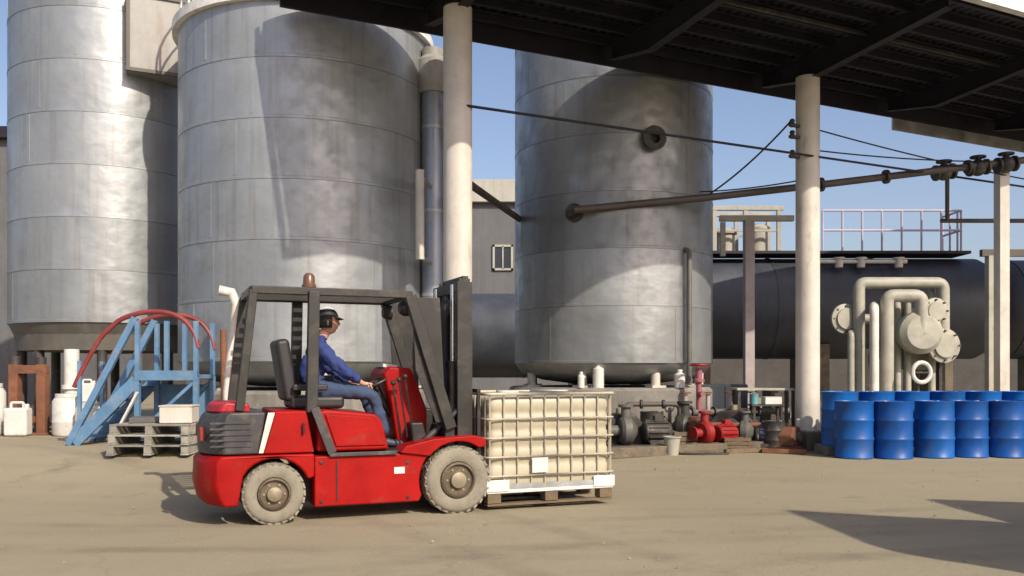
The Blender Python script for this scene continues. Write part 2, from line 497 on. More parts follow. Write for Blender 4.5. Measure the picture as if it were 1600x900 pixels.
# loose chips lying on the yard
chips = MB()
for k in range(520):
    if k % 3 == 0:
        x, y = rnd.uniform(-9, 10), rnd.uniform(11.5, 14.5)
    else:
        y = 4 + 11 * rnd.random() ** 0.8
        x = rnd.uniform(-0.75, 0.75) * y
    r = rnd.choice((0.004, 0.005, 0.006, 0.008, 0.012)) * rnd.uniform(.7, 1.2)
    z = gz(x, y) + r * .3
    a = rnd.random() * 6.28
    pts = [(x + r * 1.3 * math.cos(a + i * 2.1), y + r * 1.3 * math.sin(a + i * 2.1), z - r * .6) for i in range(3)] + [(x, y, z + r)]
    chips.add(pts, [(0, 1, 3), (1, 2, 3), (2, 0, 3), (0, 2, 1)])
tag(chips.build('stone_chips', 'stone', sharp=10), kind='stuff')

# ------------------------------------------------------------------ canopy roof on columns
U, V = Vector((0.895, 0.446)), Vector((-0.446, 0.895))
F0 = Vector((-0.6, 14.0))
def C(t, p, z):
    q = F0 + U * t + V * p
    return Vector((q.x, q.y, z))
RZ = math.atan2(U.y, U.x)
T0, T1, P0, P1 = -3.0, 20.4, -4.02, 0.0
TN = -1.9                                   # the left end is cut on a rake: T0 at the back, TN at the front
def tleft(p): return T0 + (TN - T0) * (p - P1) / (P0 - P1)
def pnear(t): return P0 if t >= TN else P1 + (P0 - P1) * (t - T0) / (TN - T0)
base = C(-0.78, -1.18, 0)
cn = thing('canopy', base, 'long dark steel canopy roof carried on cream columns over the yard', 'canopy')
for t in (-0.78, 5.88, 12.54, 19.2):
    c = C(t, -1.18, 0)
    MB().lathe([(0.205, 0.34), (0.205, 6.5)], c, (0, 0, 1), 28).build('column', 'cream', cn)
    b = MB().box((c.x, c.y, 0.325), (0.56, 0.56, 0.03), RZ)
    for k in range(4):
        a = RZ + k * math.pi / 2
        d = Vector((math.cos(a), math.sin(a), 0))
        b.bar(c + d * 0.2 + Vector((0, 0, 0.43)), c + d * 0.27 + Vector((0, 0, 0.43)), 0.02, 0.18)
    b.build('base_plate', 'cream', cn, bevel=0.004)
    MB().box((c.x, c.y, 0.13), (0.72, 0.72, 0.36), RZ).build('pedestal', 'conc_dark', cn, bevel=0.02)
tt = [-0.78, 2.55, 5.88, 9.21, 12.54, 15.87, 19.2]
for t in tt:                                             # tapered I rafters across
    m = MB()
    for p0, p1, h0, h1 in ((P0 + .05, -1.18, 0.16, 0.42), (-1.18, P1 - .05, 0.42, 0.22)):
        top = 6.86
        a0, a1 = C(t, p0, top), C(t, p1, top)
        x = Vector((U.x, U.y, 0))
        def quadbox(w, za0, zb0, za1, zb1):
            q = []
            for (pt, za, zb) in ((a0, za0, zb0), (a1, za1, zb1)):
                for sgn in (-1, 1):
                    for zz in (za, zb):
                        q.append(pt + x * sgn * w / 2 + Vector((0, 0, zz)))
            m.add(q, [(0, 1, 3, 2), (4, 6, 7, 5), (0, 4, 5, 1), (2, 3, 7, 6), (0, 2, 6, 4), (1, 5, 7, 3)])
        quadbox(0.014, -h0 + .012, -0.014, -h1 + .012, -0.014)
        quadbox(0.16, -0.014, 0, -0.014, 0)
        quadbox(0.16, -h0, -h0 + 0.012, -h1, -h1 + 0.012)
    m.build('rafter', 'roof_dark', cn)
np_ = 8
for i in range(np_):                                     # Z purlins along
    p = P0 + 0.12 + (P1 - P0 - 0.24) * i / (np_ - 1)
    m = MB()
    tl = tleft(p)
    m.bar(C(tl, p, 6.93), C(T1, p, 6.93), 0.012, 0.13)
    m.bar(C(tl, p + .03, 6.869), C(T1, p + .03, 6.869), 0.06, 0.012)
    m.bar(C(tl, p - .03, 6.998), C(T1, p - .03, 6.998), 0.06, 0.012)
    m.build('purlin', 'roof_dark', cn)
# corrugated sheets, one object each
def sheet(pf=lambda a: P0 - .12):
    m = MB()
    w, nr = 0.92, 5
    prof = []
    for k in range(nr):
        b0 = k * w / nr
        prof += [(b0, 0), (b0 + .055, 0), (b0 + .085, .035), (b0 + .155, .035)]
    prof.append((w + .02, 0))
    n = len(prof)
    vs_ = []
    for pp in (None, P1 + .1):
        for (a, z) in prof:
            q = U * a + V * (pf(a) if pp is None else pp)
            vs_.append((q.x, q.y, z))
    for pp in (None, P1 + .1):
        for (a, z) in prof:
            q = U * a + V * (pf(a) if pp is None else pp)
            vs_.append((q.x, q.y, z + .004))
    fs = [(i, i + 1, n + i + 1, n + i) for i in range(n - 1)] + [(2 * n + i, 3 * n + i, 3 * n + i + 1, 2 * n + i + 1) for i in range(n - 1)]
    fs += [(i, 2 * n + i, 2 * n + i + 1, i + 1) for i in range(n - 1)] + [(n + i, n + i + 1, 3 * n + i + 1, 3 * n + i) for i in range(n - 1)]
    m.add(vs_, fs)
    return m
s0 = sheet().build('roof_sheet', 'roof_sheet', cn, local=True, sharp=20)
k = 0
used0 = False
t = T0
while t < T1 - .5:
    q = F0 + U * t
    if t < TN:
        o = sheet(lambda a: pnear(t + a) - .10).build('roof_sheet', 'roof_sheet', cn, local=True, sharp=20)
    else:
        o = s0 if not used0 else share(s0, cn, (0, 0, 0))
        used0 = True
    o.location = (q.x - base.x, q.y - base.y, 7.012 + (0.005 if k % 2 else 0))
    t += 0.92
    k += 1
m = MB().bar(C(T0, P1 + .135, 6.835), C(T1, P1 + .135, 6.835), 0.05, 0.46)
m.build('fascia', 'roof_dark', cn)
m = MB().bar(C(TN - .06, P0 - .1, 6.87), C(T0 - .06, P1 + .1, 6.87), 0.05, 0.40)
m.build('fascia', 'roof_dark', cn)
m = MB()
for (p, z, w, h) in ((P0 - .135, 6.915, .012, .31), (P0 - .19, 6.765, .11, .012), (P0 - .25, 6.86, .012, .2)):
    m.bar(C(TN, p, z), C(T1, p, z), w, h)
m.build('gutter', 'gutter', cn)
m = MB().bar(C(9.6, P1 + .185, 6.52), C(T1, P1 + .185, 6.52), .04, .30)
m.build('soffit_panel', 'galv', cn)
m = MB()                                                 # added tray-shaped strip standing in for sun glints at a sheet joint
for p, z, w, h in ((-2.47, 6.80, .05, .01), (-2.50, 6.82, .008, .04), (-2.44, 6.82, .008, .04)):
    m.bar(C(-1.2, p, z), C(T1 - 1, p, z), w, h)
m.build('glint_strip', 'dark_iron', cn)

# tie bars between the columns
def tie(t0, t1, z, r=0.02):
    m = MB().tube([C(t0, -1.36, z), C(t1, -1.36, z)], r, 10)
    return m
tie(-0.78, 19.2, 5.08).build('tie_bar', 'roof_dark', cn)
for z in (5.62, 5.42, 5.08):
    m = MB()
    c = C(5.88, -1.18, z)
    m.bar(c, c - Vector((U.x, U.y, 0)) * 0.42, 0.05, 0.05)
    m.lathe([(0.03, -.08), (0.05, -.02), (0.035, 0), (0.05, .03), (0.03, .06)], c - Vector((U.x, U.y, 0)) * 0.36 + Vector((0, 0, .05)), (0, 0, 1), 10)
    m.build('insulator_bracket', 'dark_iron', cn)

def cable(a, b, sag, label, r=0.016):
    a, b = Vector(a), Vector(b)
    pts = []
    for i in range(17):
        s = i / 16
        q = a.lerp(b, s)
        q.z -= sag * 4 * s * (1 - s)
        pts.append(q)
    return tag(MB().tube(pts, r, 6).build('cable', 'black'), label, 'cable')
ins = C(5.88, -1.18, 5.72) - Vector((U.x, U.y, 0)) * 0.36
cable(ins, at(1085, 318, 16.9), 0.12, 'black cable running down from column insulator towards the aged tank')
cable(C(5.88, -1.36, 4.72), at(1085, 300, 16.6), 0.05, 'lower black cable between the far column and the aged tank', 0.013)
cable(C(5.88, -1.0, 5.30), at(1720, 246, 18.0), 0.15, 'black lower cable leaving the column to the right above the pipe', 0.013)
cable(C(5.88, -1.0, 5.72), at(1720, 300, 17.6), 0.1, 'black upper cable leaving the column to the right over the pipe', 0.013)

# ------------------------------------------------------------------ big upright tanks
def ring_mesh(r, h, seg=72):
    m = MB()
    m.lathe([(r - .02, .0), (r + .006, .0), (r + .006, .04), (r, .046), (r, h - .004), (r - .02, h - .004)], (0, 0, 0), (0, 0, 1), seg, closed=True)
    for k in range(5):
        a = k * 2 * math.pi / 5 + .2
        m.box(((r - .007) * math.cos(a), (r - .007) * math.sin(a), .06 + (h - .07) / 2), (.02, .05, h - .075), a)
    return m

def tank(cx, cy, r, z0, z1, course, mat, label, plinth=True, dish=0.4, cone_top=True, skirt=None):
    gz0 = gz(cx, cy)
    T = thing('storage_tank', (cx, cy, gz0), label, 'tank', 'upright metal storage tanks')
    n = round((z1 - z0) / course)
    h = (z1 - z0) / n
    first = None
    for i in range(n):
        if first is None:
            first = ring_mesh(r, h).build('cladding_course', mat, T, local=True, sharp=30)
            first.location = (0, 0, z0 - gz0)
        else:
            o = share(first, T, (0, 0, z0 + i * h - gz0), (0, 0, random.uniform(0, 6.28)))
    m = MB().lathe([(r - .015, 0), (r * .93, -dish * .45), (r * .72, -dish * .8), (r * .4, -dish), (0.001, -dish * 1.05)], (cx, cy, z0), (0, 0, 1), 64)
    m.build('dished_bottom', mat if not skirt else skirt, T)
    top = MB().lathe([(r + .07, 0), (r + .07, .07), (r * .98, .09), (0.25, r * .22), (0.001, r * .22)], (cx, cy, z1), (0, 0, 1), 64)
    top.build('roof', mat, T)
    if plinth:
        MB().lathe([(r + .12, -.1), (r + .12, 1.0), (r + .07, 1.05), (0.001, 1.05)], (cx, cy, 0), (0, 0, 1), 48).build('plinth', 'conc', T)
    zb = 1.05 if plinth else gz0
    for k in range(8):
        a = k * math.pi / 4 + 0.35
        x, y = cx + (r - .22) * math.cos(a), cy + (r - .22) * math.sin(a)
        m = MB().tube([(x, y, zb), (x, y, z0 - dish * .18)], 0.085, 12)
        m.box((x, y, zb + .02), (.28, .28, .04), a)
        m.build('leg', 'cream' if plinth else 'dark_iron', T)
    return T

t1 = tank(-7.72, 17.0, 1.70, 2.2, 10.4, 0.92, 'clad', 'tall pale silver tank on the far left behind the blue access steps', plinth=False, dish=0.5, skirt='clad_low')
t2 = tank(-3.56, 15.4, 2.1, 1.5, 6.99, 0.92, 'clad', 'widest silver tank, directly behind the forklift overhead guard')
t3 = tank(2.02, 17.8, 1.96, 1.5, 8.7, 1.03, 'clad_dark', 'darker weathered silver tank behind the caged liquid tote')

# fittings on tank 1
m = MB().box((-6.42, 15.92, 7.25), (0.95, 0.8, 1.35), 0.45)
vb = m.build('vent_housing', 'beige_box', t1, bevel=0.015)
m = MB()
for dx in (-.45, .45):
    m.box((-6.42 + dx * math.cos(.45) + .4 * math.sin(.45), 15.92 + dx * math.sin(.45) - .4 * math.cos(.45), 7.25), (.06, .05, 1.38), .45)
for dz in (-.66, .66):
    m.box((-6.42 + .41 * math.sin(.45), 15.92 - .41 * math.cos(.45), 7.25 + dz), (.98, .05, .06), .45)
m.build('frame', 'clad_low', vb)
m = MB().tube([(-6.62, 16.1, 6.6), (-6.68, 16.18, 6.2), (-6.72, 16.2, 2.6)], 0.06, 10)
m.build('drain_pipe', 'seam', t1)
# skirt under tank 1
MB().lathe([(1.57, 1.72), (1.61, 2.21), (1.57, 2.21)], (-7.72, 17, 0), (0, 0, 1), 48).build('skirt', 'clad_low', t1)

MB().lathe([(2.10, 6.92), (2.19, 6.92), (2.19, 7.07), (2.10, 7.07)], (-3.56, 15.4, 0), (0, 0, 1), 72, closed=True).build('rim_band', 'gutter', t2)  # pale material makes the tank rim look lit
# handrail on tank 2 roof edge
rail = MB()
for zz in (7.5, 7.95):
    pts = [(-3.56 + 2.05 * math.cos(a * .1309), 15.4 + 2.05 * math.sin(a * .1309), zz) for a in range(49)]
    rail.tube(pts, 0.022, 6, caps=False)
for k in range(16):
    a = k * math.pi / 8
    x, y = -3.56 + 2.05 * math.cos(a), 15.4 + 2.05 * math.sin(a)
    rail.tube([(x, y, 7.05), (x, y, 7.97)], 0.02, 6)
rail.build('handrail', 'lite_pipe', t2)
# big insulated downpipe beside tank 2
pd = at(676, 300, 14.9)
ip = thing('downpipe', (pd.x, pd.y, 0), 'insulated grey downpipe beside the widest tank, next to the near column', 'pipe')
MB().lathe([(.19, .0), (.19, 6.2)], (pd.x, pd.y, 0), (0, 0, 1), 24).build('insulation', 'insul', ip)
MB().lathe([(.25, 6.0), (.25, 6.55), (.18, 6.62), (.18, 6.75)], (pd.x, pd.y, 0), (0, 0, 1), 24).build('collar', 'beige_box', ip)
for z in (1.2, 2.6, 4.0, 5.4):
    MB().lathe([(.20, z), (.20, z + .05)], (pd.x, pd.y, 0), (0, 0, 1), 24).build('band', 'galv', ip)
sp = at(656, 330, 13.9)
MB().tube([(sp.x, sp.y, 3.1), (sp.x, sp.y, 4.5)], .07, 12).build('sight_tube', 'cream', ip)
for z in (3.15, 4.42):
    MB().tube([(sp.x, sp.y, z), (pd.x, pd.y, z)], .035, 8).build('branch', 'galv', ip)

# tank 3 manway, clamp band and side pipe
def on_tank(cx, cy, r, px, z):
    # point on the tank wall as seen from the yard
    d = Vector(((px - 800) / F_PX, 1)).normalized()
    c = Vector((cx, cy))
    b = d.dot(c)
    disc = b * b - (c.dot(c) - r * r)
    s = b - math.sqrt(max(0, disc))
    return Vector((d.x * s, d.y * s, z)), Vector((d.x * s - cx, d.y * s - cy, 0)).normalized()
q, nrm = on_tank(2.02, 17.8, 1.96, 1018, 5.5)
m = MB().lathe([(.17, -.1), (.17, .12), (.22, .12), (.22, .16), (.10, .16), (.10, .02)], q, nrm, 24)
m.build('nozzle', 'dark_iron', t3)
q, nrm = on_tank(2.02, 17.8, 1.96, 1070, 2.5)
o1 = q + nrm * .11
m = MB().tube([o1 + Vector((0, 0, -1.4)), o1 + Vector((0, 0, 1.0)), o1 + Vector((0, 0, 1.05)) - nrm * .05, o1 + Vector((0, 0, 1.08)) - nrm * .15], .05, 12)
m.build('side_pipe', 'grey_iron', t3)
# short link pipe from near column to aged tank
a = C(-0.78, -.98, 4.22)
b, _ = on_tank(2.02, 17.8, 1.96, 812, 4.3)
tag(MB().tube([a, b], 0.06, 12).build('link_pipe', 'dark_iron'), 'dark straight pipe from the near column into the aged tank', 'pipe')

# ------------------------------------------------------------------ overhead pipe, its valves and posts
A, B_ = at(898, 328, 15.75), at(1110, 308, 15.9)
Bc = at(1262, 291, 16.4)
E = at(1660, 243, 17.0)
pr = thing('overhead_pipe', (Bc.x, Bc.y, 0), 'brown-grey overhead pipe with valves running from the aged tank to the right', 'pipe')
MB().tube([A + Vector((-.0, .35, 0)), A, B_, Bc, E], 0.066, 14).build('pipe', 'brown_pipe', pr)
q_, n_ = on_tank(2.02, 17.8, 1.96, 898, A.z)
MB().lathe([(.17, -.05), (.17, .04), (.09, .05), (.09, .2)], q_, n_, 18).build('flange', 'dark_iron', pr)
for s in (0.05, 0.3, 0.62, 0.9):
    q = Bc.lerp(E, s)
    MB().lathe([(.13, -.03), (.13, .03)], q, E - Bc, 18).build('flange', 'dark_iron', pr)
for px, py in ((1475, 269), (1528, 262), (1572, 257)):
    q = at(px, py, 16.85)
    m = MB().ball(q, .16)
    m.lathe([(.15, -.19), (.15, -.15)], q, E - Bc, 16)
    m.lathe([(.15, .15), (.15, .19)], q, E - Bc, 16)
    m.tube([q, q + Vector((0, 0, .2))], .04, 10)
    v_ = m.build('valve', 'dark_iron', pr)
    m = MB()
    hp = [q + Vector((.13 * math.cos(i * .3927), .13 * math.sin(i * .3927), .2)) for i in range(17)]
    m.tube(hp, .02, 6, caps=False)
    m.bar(q + Vector((-.13, 0, .2)), q + Vector((.13, 0, .2)), .02, .02)
    m.build('handwheel', 'dark_iron', v_)
q = at(1565, 265, 17.05)
ps = MB().box((q.x, q.y, q.z / 2), (.20, .20, q.z - .1), 0.1)
ps.build('support_post', 'cream', pr, bevel=.01)
MB().tube([at(1470, 345, 18.3), at(1700, 345, 18.3)], .045, 8).build('branch_pipe', 'brown_pipe', pr)
MB().tube([at(1480, 345, 18.3), at(1480, 268, 17.0)], .04, 8).build('branch_pipe', 'brown_pipe', pr)

# pinkish stanchion with cross arm
q = at(1170, 345, 18.8)
st = thing('stanchion', (q.x, q.y, 0), 'pinkish grey steel post with a short cross arm left of the far column', 'post')
MB().box((q.x, q.y, q.z / 2), (.20, .20, q.z), 0).build('post', 'post', st, bevel=.01)
MB().bar((q.x - .62, q.y, q.z + .05), (q.x + .95, q.y, q.z + .05), .12, .12).build('cross_arm', 'cream_pipe', st, bevel=.008)
MB().bar((q.x - .55, q.y, q.z - .03), (q.x - .55, q.y, q.z - .75), .08, .10).build('hanger', 'cream_pipe', st)

# ------------------------------------------------------------------ dark horizontal tanks at the back
def htank(x0, x1, yc, zc, r, label, saddles, mat='navy_tank'):
    T = thing('horizontal_tank', ((x0 + x1) / 2, yc, 0), label, 'tank', 'dark horizontal tanks at the back')
    n = max(2, round((x1 - x0) / 2.4))
    L = (x1 - x0) / n
    for i in range(n):
        a = x0 + i * L
        MB().lathe([(r, .02), (r + .012, .02), (r + .012, .09), (r, .10), (r, L + .02)], (a, yc, zc), (1, 0, 0), 56).build('shell_course', mat, T)
    for xx, sg in ((x0, -1), (x1, 1)):
        MB().lathe([(r, 0), (r * .93, sg * r * .16), (r * .7, sg * r * .33), (r * .35, sg * r * .42), (.001, sg * r * .44)], (xx, yc, zc), (1, 0, 0), 48).build('dished_end', mat, T)
    for xx in saddles:
        m = MB().prism([(-.2 + xx, 0), (.2 + xx, 0), (.2 + xx, zc - r * .72), (-.2 + xx, zc - r * .72)], yc - r * .75, yc + r * .75)
        m.build('saddle', 'conc_dark', T, bevel=.02)
    return T
h1 = htank(3.9, 12.0, 23.3, 2.98, 1.31, 'long dark blue horizontal tank with a railed walkway on top', (4.8, 7.8, 10.9))
h2 = htank(13.0, 22.0, 23.6, 2.98, 1.31, 'dark blue horizontal tank cut off by the right edge of the view', (14.2, 18, 21))
h3 = htank(-2.2, 2.8, 27.5, 2.45, 1.3, 'dark horizontal tank seen between the near column and the aged tank', (-1.5, 2.0))
# walkway on top
wy, wz = 22.9, 4.36
m = MB().box((8.1, wy, wz), (7.0, 1.0, .07))
wk = m.build('walkway', 'roof_dark', h1)
for i in range(8):
    x = 7.85 + i * .5
    MB().tube([(x, wy - .48, wz + .03), (x, wy - .48, wz + 1.05)], .027, 8).build('rail_post', 'lilac', wk)
for zz in (.55, 1.05):
    MB().tube([(7.85, wy - .48, wz + zz), (11.35, wy - .48, wz + zz), (11.35, wy + .48, wz + zz)], .028, 8).build('hand_rail', 'lilac', wk)
for i in range(3):
    MB().tube([(11.35, wy - .3 + .39 * i, wz + .03), (11.35, wy - .3 + .39 * i, wz + 1.05)], .027, 8).build('rail_post', 'lilac', wk)
for x in (7.6, 8.5, 9.4):
    m = MB().lathe([(.26, 4.15), (.26, 4.33)], (x, 22.35, 0), (0, 0, 1), 20)
MB().tube([(7.4, 22.25, 4.10), (9.9, 22.25, 4.10)], .05, 10).build('top_pipe', 'white', h1)
for x in (7.5, 8.2, 8.75, 9.7):
    m = MB().lathe([(.10, 3.95), (.10, 4.16), (.14, 4.16), (.14, 4.2), (.001, 4.2)], (x, 22.25, 0), (0, 0, 1), 14)
    m.build('nozzle', 'white', h1)

# cream frame with hatches at the left end of the walkway
cf = thing('hatch_frame', (6.1, 22.9, 4.36), 'cream railed frame round two hatches on the long dark tank', 'frame')
for x in (5.12, 5.9, 6.75):
    for y in (22.44, 23.36):
        MB().box((x, y, wz + .55), (.10, .10, 1.03)).build('post', 'bldg_cream', cf)
for y in (22.44, 23.36):
    MB().box((5.935, y, wz + 1.11), (1.85, .12, .11)).build('top_rail', 'bldg_cream', cf, bevel=.01)
    MB().box((5.935, y, wz + .55), (1.72, .05, .06)).build('mid_rail', 'bldg_cream', cf)
for x, h_ in ((5.5, .52), (6.35, .62)):
    MB().lathe([(.25, wz + .035), (.25, wz + h_), (.31, wz + h_), (.31, wz + h_ + .06), (.2, wz + h_ + .14), (.001, wz + h_ + .18)], (x, 22.9, 0), (0, 0, 1), 24).build('hatch', 'bldg_cream', cf)
# ------------------------------------------------------------------ far buildings and boundary wall
def building(x0, x1, y0, y1, h, wall, label, windows=(), fascia='white', roofh=.5, name='building'):
    T = thing(name, ((x0 + x1) / 2, (y0 + y1) / 2, 0), label, 'building')
    MB().box(((x0 + x1) / 2, (y0 + y1) / 2, h / 2), (x1 - x0, y1 - y0, h)).build('wall', wall, T)
    MB().box(((x0 + x1) / 2, (y0 + y1) / 2, h + roofh / 2), (x1 - x0 + .5, y1 - y0 + .5, roofh)).build('roof', fascia, T, bevel=.02)
    for (wx, wz_, ww, wh) in windows:
        m = MB()
        for dx, dz, sx, sz in ((-ww / 2, 0, .08, wh + .08), (ww / 2, 0, .08, wh + .08), (0, -wh / 2, ww + .08, .08), (0, wh / 2, ww + .08, .08), (0, 0, .05, wh)):
            m.box((wx + dx, y0 - .03, wz_ + dz), (sx, .1, sz))
        w = m.build('window', 'bldg_cream', T)
        MB().box((wx, y0 - .008, wz_), (ww - .06, .03, wh - .06)).build('pane', 'window', w)
    return T
building(-4.5, 4.2, 34, 42, 7.8, 'bldg_grey', 'grey building with pale flat roof seen beside the near column',
         [(-.35, 5.7, .7, .9), (1.4, 5.7, .7, .9), (-2.2, 5.7, .7, .9)], 'bldg_cream', .85)
building(-30, -15.0, 27, 36, 8.4, 'bldg_grey', 'grey shed with dark roof edge at the far left edge of the view', [(-18, 5, 1.2, 1.2)], 'roof_dark', .35)
bw = thing('boundary_wall', (0, 46, 0), 'long grey block boundary wall behind the plant', 'wall')
MB().box((5, 46, 1.9), (110, .3, 3.8)).build('blockwork', 'brick', bw)
MB().box((5, 46, 3.85), (110, .42, .12)).build('coping', 'conc', bw)

# ------------------------------------------------------------------ cream pipe manifold
mb0 = at(1410, 600, 17.6)
mf = thing('pipe_manifold', (mb0.x, mb0.y, 0), 'cream pipe manifold with round flanges standing behind the blue drums', 'manifold')
D = 17.6
def P(px, py, d=D): return at(px, py, d)
def bend(pts, r, seg=12, rad=.14):
    out = [Vector(pts[0])]
    for i in range(1, len(pts) - 1):
        a, b, c = Vector(pts[i - 1]), Vector(pts[i]), Vector(pts[i + 1])
        u1, u2 = (a - b), (c - b)
        k = min(rad, u1.length * .45, u2.length * .45)
        p0, p1 = b + u1.normalized() * k, b + u2.normalized() * k
        for j in range(6):
            s = j / 5
            out.append(p0.lerp(b, s).lerp(b.lerp(p1, s), s))
    out.append(Vector(pts[-1]))
    return MB().tube(out, r, seg)
bend([P(1342, 690), P(1342, 442), P(1474, 442), P(1474, 540), P(1474, 560)], .115).build('outer_pipe', 'cream_pipe', mf)
bend([P(1386, 690, 17.3), P(1386, 462, 17.3), P(1440, 462, 17.3), P(1440, 520, 17.3)], .125).build('inner_pipe', 'cream_pipe', mf)
bend([P(1366, 690, 17.2), P(1366, 482, 17.2), P(1366, 478, 17.6)], .085).build('drop_pipe', 'lite_pipe', mf)
m = MB().lathe([(.36, -.25), (.42, -.1), (.42, .1), (.32, .2), (.001, .22)], P(1436, 520, 17.4), (0, -1, 0), 28)
m.build('pump_casing', 'cream_pipe', mf)
for px, py, r, d in ((1476, 540, .34, 17.5), (1322, 498, .30, 17.7), (1462, 486, .26, 17.3)):
    q = P(px, py, d)
    m = MB().lathe([(r, -.06), (r, .0), (r * .7, .02), (r * .7, .06), (.001, .07)], q, (0.15, -1, 0), 26)
    fl = m.build('flange', 'cream_pipe', mf)
    m = MB()
    for k in range(8):
        a = k * math.pi / 4
        m.tube([q + Vector((r * .85 * math.cos(a), -.0, r * .85 * math.sin(a))), q + Vector((r * .85 * math.cos(a), -.05, r * .85 * math.sin(a)))], .022, 6)
    m.build('bolts', 'dark_iron', fl)
bend([P(1322, 498, 17.7), P(1322, 498, 18.1), P(1360, 498, 18.1)], .1).build('branch', 'cream_pipe', mf)
bend([P(1476, 540, 17.5), P(1476, 540, 18.0), P(1436, 540, 18.0)], .12).build('branch', 'cream_pipe', mf)
for px, top, d_ in ((1402, 476, 17.75), (1418, 470, 17.9), (1456, 452, 17.8), (1330, 520, 17.5)):
    bend([P(px, 690, d_), P(px, top, d_), P(px, top, d_ + .4)], .07, 10, .1).build('riser', 'cream_pipe', mf)
bq = P(1428, 530, 18.2)
MB().box((bq.x, bq.y, bq.z), (.95, .4, 1.25)).build('valve_box', 'cream_pipe', mf, bevel=.02)
for px in (1355, 1470):
    q = P(px, 600, 17.9)
    MB().box((q.x, q.y, .9), (.12, .12, 1.8)).build('stand', 'dark_iron', mf)
q = P(1440, 582, 16.9)
m = MB()
pts = [q + Vector((.17 * math.cos(i * .3142), 0, .19 * math.sin(i * .3142))) for i in range(21)]
m.tube(pts, .042, 8, caps=False)
hw = thing('ring_handwheel', (q.x, q.y, 0), 'white ring-shaped handwheel on a dark stem behind the blue drums', 'handwheel')
m.build('ring', 'white', hw)
MB().bar(q + Vector((-.16, 0, 0)), q + Vector((.16, 0, 0)), .03, .03).build('spoke', 'dark_iron', hw)
m = MB().tube([q + Vector((0, .02, 0)), q + Vector((0, .22, 0))], .03, 8).tube([q + Vector((0, .2, .05)), (q.x, q.y + .2, 0)], .05, 10)
m.build('stem', 'dark_iron', hw)
# second rack post and low machinery behind the drums at the right
q = at(1548, 400, 18.2)
sp_ = thing('rack_post', (q.x, q.y, 0), 'cream rack post with a foot plate behind the blue drums at right', 'post')
MB().box((q.x, q.y, q.z / 2), (.17, .17, q.z), 0).build('post', 'cream_pipe', sp_, bevel=.01)
MB().box((q.x, q.y, .02), (.4, .4, .04), 0).build('foot_plate', 'cream_pipe', sp_)
MB().bar((q.x - .2, q.y, q.z + .06), (q.x + 1.6, q.y, q.z + .06), .12, .14).build('beam', 'brown_pipe', sp_)

# ------------------------------------------------------------------ low kerb and machinery between the columns
kz = MB().bar(C(1.6, -1.05, .07), C(5.4, -1.05, .07), .25, .16)
tag(kz.build('kerb', 'conc_dark', bevel=.015), kind='structure')

def pump(cx, cy, rz, body, motor, label, s=1.0, name='pump'):
    T = thing(name, (cx, cy, 0), label, 'pump', 'pumps between the columns', rz, local=True)
    MB().box((0, 0, .09 * s), (1.0 * s, .42 * s, .06 * s)).box((-.4 * s, 0, .03), (.08, .42 * s, .06)).box((.4 * s, 0, .03), (.08, .42 * s, .06)).build('skid', 'dark_iron', T, bevel=.006)
    m = MB().lathe([(.13 * s, -.2 * s), (.15 * s, -.18 * s), (.15 * s, .16 * s), (.12 * s, .2 * s)], (.22 * s, 0, .30 * s), (1, 0, 0), 24)
    mo = m.build('motor', motor, T)
    m = MB()
    for k in range(14):
        a = k * 2 * math.pi / 14
        m.box((.22 * s, .16 * s * math.cos(a), .30 * s + .16 * s * math.sin(a)), (.30 * s, .012, .03 * s), mat=Matrix.Rotation(a - math.pi / 2, 3, 'X'))
    m.build('cooling_fins', motor, mo)
    MB().box((.24 * s, 0, .49 * s), (.13 * s, .11 * s, .09 * s)).build('terminal_box', motor, mo, bevel=.008)
    MB().box((.22 * s, 0, .15 * s), (.26 * s, .24 * s, .08 * s)).build('motor_foot', 'dark_iron', T)
    m = MB().lathe([(.17 * s, -.09 * s), (.21 * s, -.05 * s), (.21 * s, .05 * s), (.15 * s, .1 * s), (.07 * s, .16 * s)], (-.24 * s, 0, .32 * s), (1, 0, 0), 26)
    m.build('volute', body, T)
    m = MB().lathe([(.07 * s, 0), (.07 * s, .2 * s), (.11 * s, .2 * s), (.11 * s, .235 * s), (.001, .235 * s)], (-.24 * s, 0, .46 * s), (0, 0, 1), 18)
    m.build('outlet', body, T)
    m = MB().lathe([(.08 * s, 0), (.08 * s, -.18 * s), (.12 * s, -.18 * s), (.12 * s, -.21 * s), (.001, -.21 * s)], (-.3 * s, 0, .32 * s), (1, 0, 0), 18)
    m.build('inlet', body, T)
    return T
def gp(px, D): return (px - 800) / F_PX * D
pump(gp(1003, 14.7), 14.7, .15, 'grey_iron', 'dark_iron', 'dark grey motor pump on a skid just right of the caged tote', 1.15)
pump(gp(1118, 15.0), 15.0, .5, 'pump_red', 'pump_red', 'small bright red pump between the tote and the far column', .98)
pump(gp(1185, 15.3), 15.3, -.4, 'grey_iron', 'pump_blue', 'blue-grey motor pump beside the far column foot', .95)
pump(gp(1045, 15.5), 15.5, 2.6, 'dark_iron', 'grey_iron', 'dirty grey pump standing behind the red pump', 1.2)
